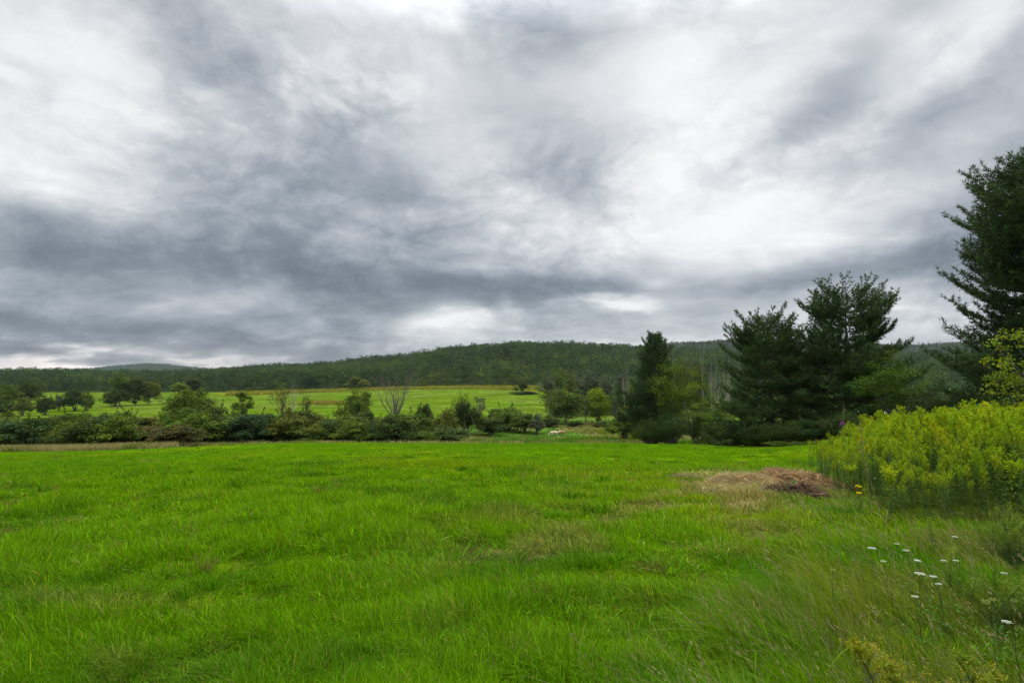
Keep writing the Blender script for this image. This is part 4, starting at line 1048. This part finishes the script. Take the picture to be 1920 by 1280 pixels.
# ------------------------------------------------------------------ cattle
def coat(name, c1, c2, scale, pos):
    m, nt, out = new_mat(name); N = nt.nodes; L = nt.links
    tc = N.new('ShaderNodeTexCoord'); nz = N.new('ShaderNodeTexNoise'); nz.inputs['Scale'].default_value = scale; nz.inputs['Detail'].default_value = 3
    rp = N.new('ShaderNodeValToRGB'); rp.color_ramp.elements[0].color = (*c1, 1); rp.color_ramp.elements[1].color = (*c2, 1)
    rp.color_ramp.elements[0].position = pos - .03; rp.color_ramp.elements[1].position = pos + .03
    bs = N.new('ShaderNodeBsdfPrincipled'); bs.inputs['Roughness'].default_value = .8
    L.new(tc.outputs['Object'], nz.inputs[0]); L.new(nz.outputs[0], rp.inputs[0]); L.new(rp.outputs[0], bs.inputs['Base Color']); L.new(bs.outputs[0], out.inputs[0])
    return m
def cow_mesh(mat):
    J = {}; V = []; E = []; Rd = []
    def v(n, p, r, par=None):
        J[n] = len(V); V.append(p); Rd.append(r)
        if par: E.append((J[par], J[n]))
    v('pelvis', (-.68, 0, 1.08), (.27, .30)); v('loin', (-.3, 0, 1.02), (.34, .37), 'pelvis'); v('rib', (.15, 0, .99), (.36, .40), 'loin'); v('chest', (.58, 0, 1.03), (.30, .36), 'rib')
    v('neck', (.88, 0, .98), (.19, .24), 'chest'); v('neck2', (1.13, 0, .72), (.14, .18), 'neck'); v('poll', (1.28, 0, .50), (.12, .14), 'neck2'); v('muzzle', (1.40, 0, .22), (.075, .085), 'poll'); v('nose', (1.43, 0, .13), (.065, .07), 'muzzle')
    for s in (-1, 1):
        k = 'l' if s > 0 else 'r'; sh = .12 * s
        v('hip' + k, (-.78, .17 * s, .84), (.17, .19), 'pelvis'); v('stifle' + k, (-.66 + sh, .19 * s, .66), (.11, .12), 'hip' + k); v('hock' + k, (-.88 + sh, .19 * s, .45), (.065, .07), 'stifle' + k)
        v('fet' + k, (-.84 + sh, .19 * s, .13), (.045, .05), 'hock' + k); v('hoof' + k, (-.80 + sh, .19 * s, .02), (.055, .055), 'fet' + k)
        v('sho' + k, (.58, .18 * s, .78), (.15, .17), 'chest'); v('elb' + k, (.54 - sh, .19 * s, .58), (.09, .10), 'sho' + k); v('knee' + k, (.58 - sh, .19 * s, .36), (.06, .065), 'elb' + k)
        v('ff' + k, (.57 - sh, .19 * s, .12), (.045, .045), 'knee' + k); v('fh' + k, (.60 - sh, .19 * s, .02), (.055, .055), 'ff' + k)
        v('ear' + k, (1.20, .2 * s, .52), (.03, .06), 'poll')
    v('tail', (-.98, 0, 1.12), (.035, .035), 'pelvis'); v('tail2', (-1.05, 0, .75), (.025, .025), 'tail'); v('tail3', (-1.04, 0, .45), (.045, .045), 'tail2')
    me = bpy.data.meshes.new('cow_body'); me.from_pydata(V, E, []); me.materials.append(mat)
    o = bpy.data.objects.new('body', me); COL.objects.link(o)
    md = o.modifiers.new('skin', 'SKIN')
    lay = me.skin_vertices[0] if me.skin_vertices else None
    if lay is None:
        bpy.context.view_layer.objects.active = o
        lay = me.skin_vertices[0] if me.skin_vertices else None
    for i, r_ in enumerate(Rd): lay.data[i].radius = r_
    lay.data[0].use_root = True
    sb = o.modifiers.new('sub', 'SUBSURF'); sb.levels = 2; sb.render_levels = 2
    dg = bpy.context.evaluated_depsgraph_get(); bpy.context.view_layer.update()
    em = bpy.data.meshes.new_from_object(o.evaluated_get(bpy.context.evaluated_depsgraph_get()))
    em.polygons.foreach_set('use_smooth', np.ones(len(em.polygons), bool))
    bpy.data.objects.remove(o)
    em.name = 'cow_body'
    if not em.materials: em.materials.append(mat)
    return em
def put_cow(px, Y, s, rz, label, mat):
    x = ray(px, 815, Y)[0]
    o = link('cow', cow_mesh(mat)); o.location = (x, Y, Hs(x, Y)); o.rotation_euler = (0, 0, rz); o.scale = (s, s, s)
    tag(o, label, 'cow', 'cattle grazing in the pasture'); return o
put_cow(1038, 148, 1.0, R(180), 'cream coloured cow grazing with head down to the left', coat('cream_coat', (.30, .20, .11), (.64, .55, .40), 1.3, .44))
put_cow(1053, 150, .93, R(12), 'tan cow with a pale rump grazing right of the cream cow', coat('tan_coat', (.28, .15, .075), (.60, .48, .34), 1.1, .60))

# ------------------------------------------------------------------ buildings
def flat_mat(name, c, rough=.7):
    m, nt, out = new_mat(name); N = nt.nodes; L = nt.links
    tc = N.new('ShaderNodeTexCoord'); nz = N.new('ShaderNodeTexNoise'); nz.inputs['Scale'].default_value = 2.5; nz.inputs['Detail'].default_value = 6
    mr = N.new('ShaderNodeMapRange'); mr.inputs[3].default_value = .8; mr.inputs[4].default_value = 1.12
    mx = N.new('ShaderNodeMix'); mx.data_type = 'RGBA'; mx.blend_type = 'MULTIPLY'; mx.inputs[0].default_value = 1; mx.inputs[6].default_value = (*c, 1)
    bs = N.new('ShaderNodeBsdfPrincipled'); bs.inputs['Roughness'].default_value = rough
    L.new(tc.outputs['Object'], nz.inputs[0]); L.new(nz.outputs[0], mr.inputs[0]); L.new(mr.outputs[0], mx.inputs[7]); L.new(mx.outputs[2], bs.inputs['Base Color']); L.new(bs.outputs[0], out.inputs[0])
    return m
def poly_mesh(name, V, Fc, mat):
    me = bpy.data.meshes.new(name); me.from_pydata(V, [], Fc); me.materials.append(mat); me.update(); return me
def house(name, loc, rz, W, D, hw, hr, mats, label, cat):
    o = empty(name, loc, rz); tag(o, label, cat)
    w, d = W / 2, D / 2
    V = [(-w, -d, -1), (w, -d, -1), (w, d, -1), (-w, d, -1), (-w, -d, hw), (w, -d, hw), (w, d, hw), (-w, d, hw), (-w, 0, hw + hr), (w, 0, hw + hr)]
    link('wall', poly_mesh('house_wall', V, [(0, 1, 5, 4), (1, 2, 6, 9, 5), (2, 3, 7, 6), (3, 0, 4, 8, 7)], mats[0]), o)
    e = .35; t = .14; sl = hr / d
    def slope(s):
        return [(-w - e, s * (d + e), hw - e * sl), (w + e, s * (d + e), hw - e * sl), (w + e, 0, hw + hr), (-w - e, 0, hw + hr)]
    VV, FF = [], []
    for s in (-1, 1):
        a_ = slope(s); n0 = len(VV); VV += [(p[0], p[1], p[2] + .01) for p in a_] + [(p[0], p[1], p[2] + t) for p in a_]
        FF += [tuple(n0 + i for i in f_) for f_ in ((0, 1, 2, 3), (4, 5, 6, 7), (0, 1, 5, 4), (1, 2, 6, 5), (2, 3, 7, 6), (3, 0, 4, 7))]
    link('roof', poly_mesh('house_roof', VV, FF, mats[1]), o)
    for xx in (-w * .5, w * .5):
        f_ = link('window', poly_mesh('window', [(xx - .45, -d - .04, 1.0), (xx + .45, -d - .04, 1.0), (xx + .45, -d - .04, 2.2), (xx - .45, -d - .04, 2.2), (xx - .45, -d, 1.0), (xx + .45, -d, 1.0), (xx + .45, -d, 2.2), (xx - .45, -d, 2.2)],
                                          [(0, 1, 2, 3), (0, 1, 5, 4), (1, 2, 6, 5), (2, 3, 7, 6), (3, 0, 4, 7)], mats[2]), o)
    return o
m_w = flat_mat('white_clapboard', (.75, .75, .76)); m_r = flat_mat('pale_metal_roof', (.30, .34, .37), .5); m_g = flat_mat('dark_glass', (.03, .035, .04), .15); m_br = flat_mat('weathered_boards', (.16, .13, .10)); 
x, _, z = ray(1668, 776, 62)
house('white_shed', (x, 62, Hs(x, 62)), .1, 7, 5, max(1.2, z - Hs(x, 62) - .9), 1.1, (m_w, m_r, m_g), 'white shed glimpsed through dark foliage beyond the goldenrod', 'shed')
x, _, z = ray(-40, 703, 330)
house('barn', (x, 330, Hs(x, 330)), R(90), 14, 10, z - Hs(x, 330) - 4.5, 4.5, (m_br, m_r, m_g), 'weathered barn with pale roof at the far left frame edge', 'barn')

# ------------------------------------------------------------------ camera, sun, sky
cam = bpy.data.cameras.new('camera'); co = bpy.data.objects.new('camera', cam); COL.objects.link(co)
cam.lens = 20.0 * F / 1066.67; cam.sensor_width = 36; cam.clip_start = .05; cam.clip_end = 30000
co.location = (0, 0, CAMZ); co.rotation_euler = (math.pi / 2 + PITCH, 0, 0); sc.camera = co

SUN_EL, SUN_AZ = 50, 25          # elevation, degrees right of the view direction
sd_ = bpy.data.lights.new('sun', 'SUN'); so = bpy.data.objects.new('sun', sd_); COL.objects.link(so)
sd_.energy = 1.5; sd_.angle = R(20); sd_.color = (1, .96, .9)
dirv = Vector((math.sin(R(SUN_AZ)) * math.cos(R(SUN_EL)), math.cos(R(SUN_AZ)) * math.cos(R(SUN_EL)), math.sin(R(SUN_EL))))
so.rotation_euler = dirv.to_track_quat('Z', 'Y').to_euler(); so.location = (0, 0, 60)

w = bpy.data.worlds.new('World'); sc.world = w; w.use_nodes = True
nt = w.node_tree; N = nt.nodes; L = nt.links; N.clear()
out = N.new('ShaderNodeOutputWorld')
sky = N.new('ShaderNodeTexSky'); sky.sky_type = 'NISHITA'; sky.sun_disc = False; sky.sun_elevation = R(SUN_EL); sky.sun_rotation = R(SUN_AZ)
bg1 = N.new('ShaderNodeBackground'); bg1.inputs[1].default_value = .1; L.new(sky.outputs[0], bg1.inputs[0])
tc = N.new('ShaderNodeTexCoord')
sx = N.new('ShaderNodeSeparateXYZ'); L.new(tc.outputs['Generated'], sx.inputs[0])
def mth(op, a, b=None, c=None, clamp=False):
    k = N.new('ShaderNodeMath'); k.operation = op; k.use_clamp = clamp
    for i, v_ in enumerate((a, b, c)):
        if v_ is None: continue
        if isinstance(v_, (int, float)): k.inputs[i].default_value = v_
        else: L.new(v_, k.inputs[i])
    return k.outputs[0]
dx, dy, dz = sx.outputs
az = mth('ARCTAN2', dx, dy); el = mth('ARCSINE', dz)
elp = mth('MAXIMUM', dz, 0.0)
# cloud deck coordinates, softened towards the horizon
den = mth('ADD', elp, .24)
pxn = mth('DIVIDE', dx, den); pyn = mth('DIVIDE', dy, den)
cv = N.new('ShaderNodeCombineXYZ'); L.new(pxn, cv.inputs[0]); L.new(pyn, cv.inputs[1])
ae = N.new('ShaderNodeCombineXYZ'); L.new(az, ae.inputs[0]); L.new(el, ae.inputs[1])
def noise(vec, scale, detail=5, rough=.55, sc3=(1, 1, 1), rot=0, off=(0, 0, 0), dist=0.0):
    mp = N.new('ShaderNodeMapping'); mp.inputs['Scale'].default_value = sc3; mp.inputs['Rotation'].default_value = (0, 0, rot); mp.inputs['Location'].default_value = off
    L.new(vec, mp.inputs[0])
    nz = N.new('ShaderNodeTexNoise'); nz.inputs['Scale'].default_value = scale; nz.inputs['Detail'].default_value = detail; nz.inputs['Roughness'].default_value = rough; nz.inputs['Distortion'].default_value = dist
    L.new(mp.outputs[0], nz.inputs[0]); return nz.outputs[0], nz.outputs[1]
# warp for the large masses
_, wc = noise(cv.outputs[0], 1.3, 4, .55)
wm = N.new('ShaderNodeVectorMath'); wm.operation = 'SUBTRACT'; L.new(wc, wm.inputs[0]); wm.inputs[1].default_value = (.5, .5, .5)
ws = N.new('ShaderNodeVectorMath'); ws.operation = 'MULTIPLY'; L.new(wm.outputs[0], ws.inputs[0]); ws.inputs[1].default_value = (.30, .16, 0)
aw = N.new('ShaderNodeVectorMath'); aw.operation = 'ADD'; L.new(ae.outputs[0], aw.inputs[0]); L.new(ws.outputs[0], aw.inputs[1])
BLOBS = [  # px, py, half width px, half height px, tilt deg, amount
    (1290, 240, 190, 260, -12, .34), (1480, 380, 230, 90, 12, .22), (1000, 420, 260, 70, -8, .20), (720, 110, 170, 130, 20, .15), (100, 130, 330, 130, -18, .25), (60, 330, 260, 80, -8, .31),
    (880, 300, 90, 120, 30, .18), (560, 300, 330, 190, -20, -.14), (180, 480, 420, 75, -6, -.17), (650, 500, 380, 60, 0, -.20), (300, 620, 420, 50, 0, -.26), (1000, 545, 330, 40, 0, -.16), (1040, 60, 190, 170, 0, -.12),
    (1530, 185, 240, 45, 33, -.30), (1700, 225, 260, 36, 28, -.16), (1790, 60, 200, 60, 30, .12), (1640, 100, 120, 45, 30, .14), (1850, 430, 330, 60, 8, -.24), (1500, 510, 330, 40, 4, -.14), (1880, 90, 260, 60, 25, -.06), (470, 535, 90, 30, 0, .24), (860, 605, 110, 24, 2, .40), (1140, 578, 70, 14, 0, .42), (1215, 530, 45, 18, 0, .22), (720, 420, 90, 26, 0, .12), (330, 540, 60, 14, 0, .14), (640, 640, 160, 12, 0, .16),
    (1700, 590, 320, 40, 0, .10), (1150, 625, 300, 22, 0, .12), (60, 672, 220, 13, 0, .40), (330, 682, 280, 9, 0, .24), (300, 615, 520, 34, 0, -.16), (1010, 160, 120, 80, 0, .05), (1010, 300, 110, 60, 20, -.08), (700, 350, 150, 60, 0, -.10), (420, 170, 180, 60, -25, -.04)]
acc = None
for (px, py, hw_, hh_, rot, amp) in BLOBS:
    X, Yv, Z = ray(px, py, 1.0); Z -= CAMZ
    a0 = math.atan2(X, 1.0); e0 = math.asin(Z / math.sqrt(X * X + 1 + Z * Z))
    ca = 1 / (1 + X * X)
    mp = N.new('ShaderNodeMapping'); mp.vector_type = 'TEXTURE'
    mp.inputs['Location'].default_value = (a0, e0, 0); mp.inputs['Rotation'].default_value = (0, 0, R(rot)); mp.inputs['Scale'].default_value = (hw_ / F * ca, hh_ / F * math.cos(e0) * math.sqrt(ca), 1)
    L.new(aw.outputs[0], mp.inputs[0])
    vl = N.new('ShaderNodeVectorMath'); vl.operation = 'DOT_PRODUCT'; L.new(mp.outputs[0], vl.inputs[0]); L.new(mp.outputs[0], vl.inputs[1])
    e_ = mth('POWER', .42, vl.outputs['Value'])
    acc = mth('MULTIPLY_ADD', e_, amp, acc if acc is not None else 0.0)
# billows: noise in azimuth / elevation, itself pushed about by a coarser noise
_, wc2 = noise(ae.outputs[0], 3.2, 4, .6, (.8, 1.25, 1), 0, (4, 9, 0))
w2 = N.new('ShaderNodeVectorMath'); w2.operation = 'MULTIPLY_ADD'; L.new(wc2, w2.inputs[0]); w2.inputs[1].default_value = (.20, .12, 0); L.new(ae.outputs[0], w2.inputs[2])
n1, _ = noise(cv.outputs[0], 1.0, 5, .55, (.85, 1, 1), R(20), (2, 5, 0), .4)
n2, _ = noise(w2.outputs[0], 3.4, 6, .52, (.8, 1.5, 1), R(-8), (7, 1, 0), .2)
n3, _ = noise(w2.outputs[0], 5.2, 8, .58, (.85, 1.45, 1), R(-6), (3, 3, 0), 0)
nm, _ = noise(ae.outputs[0], 2.6, 2, .5, (1, 1.6, 1), 0, (11, 4, 0), 0)
msk = mth('MULTIPLY', mth('SUBTRACT', nm, .32, clamp=True), 4.2, clamp=True)
n6, _ = noise(w2.outputs[0], 10, 8, .6, (.85, 1.45, 1), R(10), (8, 3, 0), 0)
n4, _ = noise(cv.outputs[0], 5.0, 5, .5, (.8, 1, 1), R(15), (1, 8, 0), .5)
n5, _ = noise(w2.outputs[0], 5.0, 6, .6, (.55, 3.6, 1), R(-3), (5, 2, 0), .3)
low = mth('POWER', .30, mth('POWER', mth('MULTIPLY', el, 5.2), 2.0))
v_ = mth('ADD', acc, .575)
v_ = mth('MULTIPLY_ADD', mth('MULTIPLY', mth('SUBTRACT', n5, .5), low), .70, v_)
v_ = mth('MULTIPLY_ADD', mth('SUBTRACT', n1, .5), .28, v_)
v_ = mth('MULTIPLY_ADD', mth('SUBTRACT', n2, .5), .46, v_)
def puff(n_): return mth('SUBTRACT', mth('MULTIPLY', mth('ABSOLUTE', mth('SUBTRACT', n_, .5)), 2.0), .22)
v_ = mth('MULTIPLY_ADD', mth('MULTIPLY', puff(n3), msk), .56, v_)
v_ = mth('MULTIPLY_ADD', mth('MULTIPLY', puff(n6), msk), .36, v_)
v_ = mth('MULTIPLY_ADD', mth('SUBTRACT', n4, .5), .22, v_)
v_ = mth('MULTIPLY_ADD', mth('MULTIPLY', mth('SUBTRACT', elp, .16, clamp=True), 4.0, clamp=True), .085, v_)
# the overcast is brighter overhead and behind the camera
v_ = mth('MULTIPLY_ADD', mth('SUBTRACT', elp, .30, clamp=True), .25, v_)
rp = N.new('ShaderNodeValToRGB'); L.new(v_, rp.inputs[0]); cr = rp.color_ramp; cr.interpolation = 'B_SPLINE'
stops = [(0, (.125, .155, .19)), (.2, (.185, .222, .265)), (.4, (.33, .375, .425)), (.6, (.56, .59, .625)), (.76, (.78, .80, .82)), (.92, (.97, .97, .97))]
cr.elements[0].position = stops[0][0]; cr.elements[0].color = (*stops[0][1], 1); cr.elements[1].position = stops[-1][0]; cr.elements[1].color = (*stops[-1][1], 1)
for p_, c in stops[1:-1]:
    e_ = cr.elements.new(p_); e_.color = (*c, 1)
# warm strip low on the left horizon
wl_ = mth('MULTIPLY', mth('POWER', .35, mth('POWER', mth('MULTIPLY', el, 28.0), 2.0)), mth('POWER', .5, mth('POWER', mth('MULTIPLY', mth('ADD', az, .62), 2.6), 2.0)))
wx = N.new('ShaderNodeMix'); wx.data_type = 'RGBA'; wx.blend_type = 'MULTIPLY'; L.new(mth('MULTIPLY', wl_, .9, clamp=True), wx.inputs[0]); L.new(rp.outputs[0], wx.inputs[6]); wx.inputs[7].default_value = (1.12, .98, .90, 1)
bright = mth('MULTIPLY_ADD', mth('MULTIPLY', mth('SUBTRACT', elp, .52, clamp=True), 1.0), 11.5, 1.0)
bright = mth('ADD', bright, mth('MULTIPLY', mth('MULTIPLY', mth('MAXIMUM', mth('MULTIPLY', dy, -1.0), 0.0), elp), 1.5))
bg2 = N.new('ShaderNodeBackground'); L.new(wx.outputs[2], bg2.inputs[0]); L.new(bright, bg2.inputs[1])
ms = N.new('ShaderNodeMixShader'); ms.inputs[0].default_value = .95; L.new(bg1.outputs[0], ms.inputs[1]); L.new(bg2.outputs[0], ms.inputs[2]); L.new(ms.outputs[0], out.inputs[0])
w.cycles.sampling_method = 'MANUAL'; w.cycles.sample_map_resolution = 512

# air
me = bpy.data.meshes.new('haze'); s_ = 5200
X0, X1, Y0, Y1, Z0, Z1 = -5300, 5300, -5300, 5300, float(GZ.min()) - 1, float(GZ.max()) + 26
me.from_pydata([(X0, Y0, Z0), (X1, Y0, Z0), (X1, Y1, Z0), (X0, Y1, Z0), (X0, Y0, Z1), (X1, Y0, Z1), (X1, Y1, Z1), (X0, Y1, Z1)], [],
               [(3, 2, 1, 0), (4, 5, 6, 7), (0, 1, 5, 4), (1, 2, 6, 5), (2, 3, 7, 6), (3, 0, 4, 7)])
mh, nt, out = new_mat('air'); pv = nt.nodes.new('ShaderNodeVolumePrincipled'); pv.inputs['Color'].default_value = (.78, .87, 1, 1); pv.inputs['Density'].default_value = 3.0e-5
nt.links.new(pv.outputs[0], out.inputs['Volume']); me.materials.append(mh)
hz = link('haze', me); tag(hz, 'thin blue haze over the distant hills', 'haze', kind='stuff')

sc.render.engine = 'CYCLES'
sc.cycles.max_bounces = 8; sc.cycles.diffuse_bounces = 3; sc.cycles.glossy_bounces = 2; sc.cycles.transmission_bounces = 4; sc.cycles.volume_bounces = 0; sc.cycles.transparent_max_bounces = 4
sc.cycles.use_denoising = True; sc.cycles.denoising_prefilter = 'NONE'; sc.cycles.denoising_input_passes = 'RGB_ALBEDO_NORMAL'; sc.cycles.pixel_filter_type = 'BLACKMAN_HARRIS'; sc.cycles.filter_width = 1.4
vs = sc.view_settings; vs.view_transform = 'Standard'; vs.look = 'None'; vs.exposure = 0; vs.gamma = 1; vs.use_curve_mapping = False
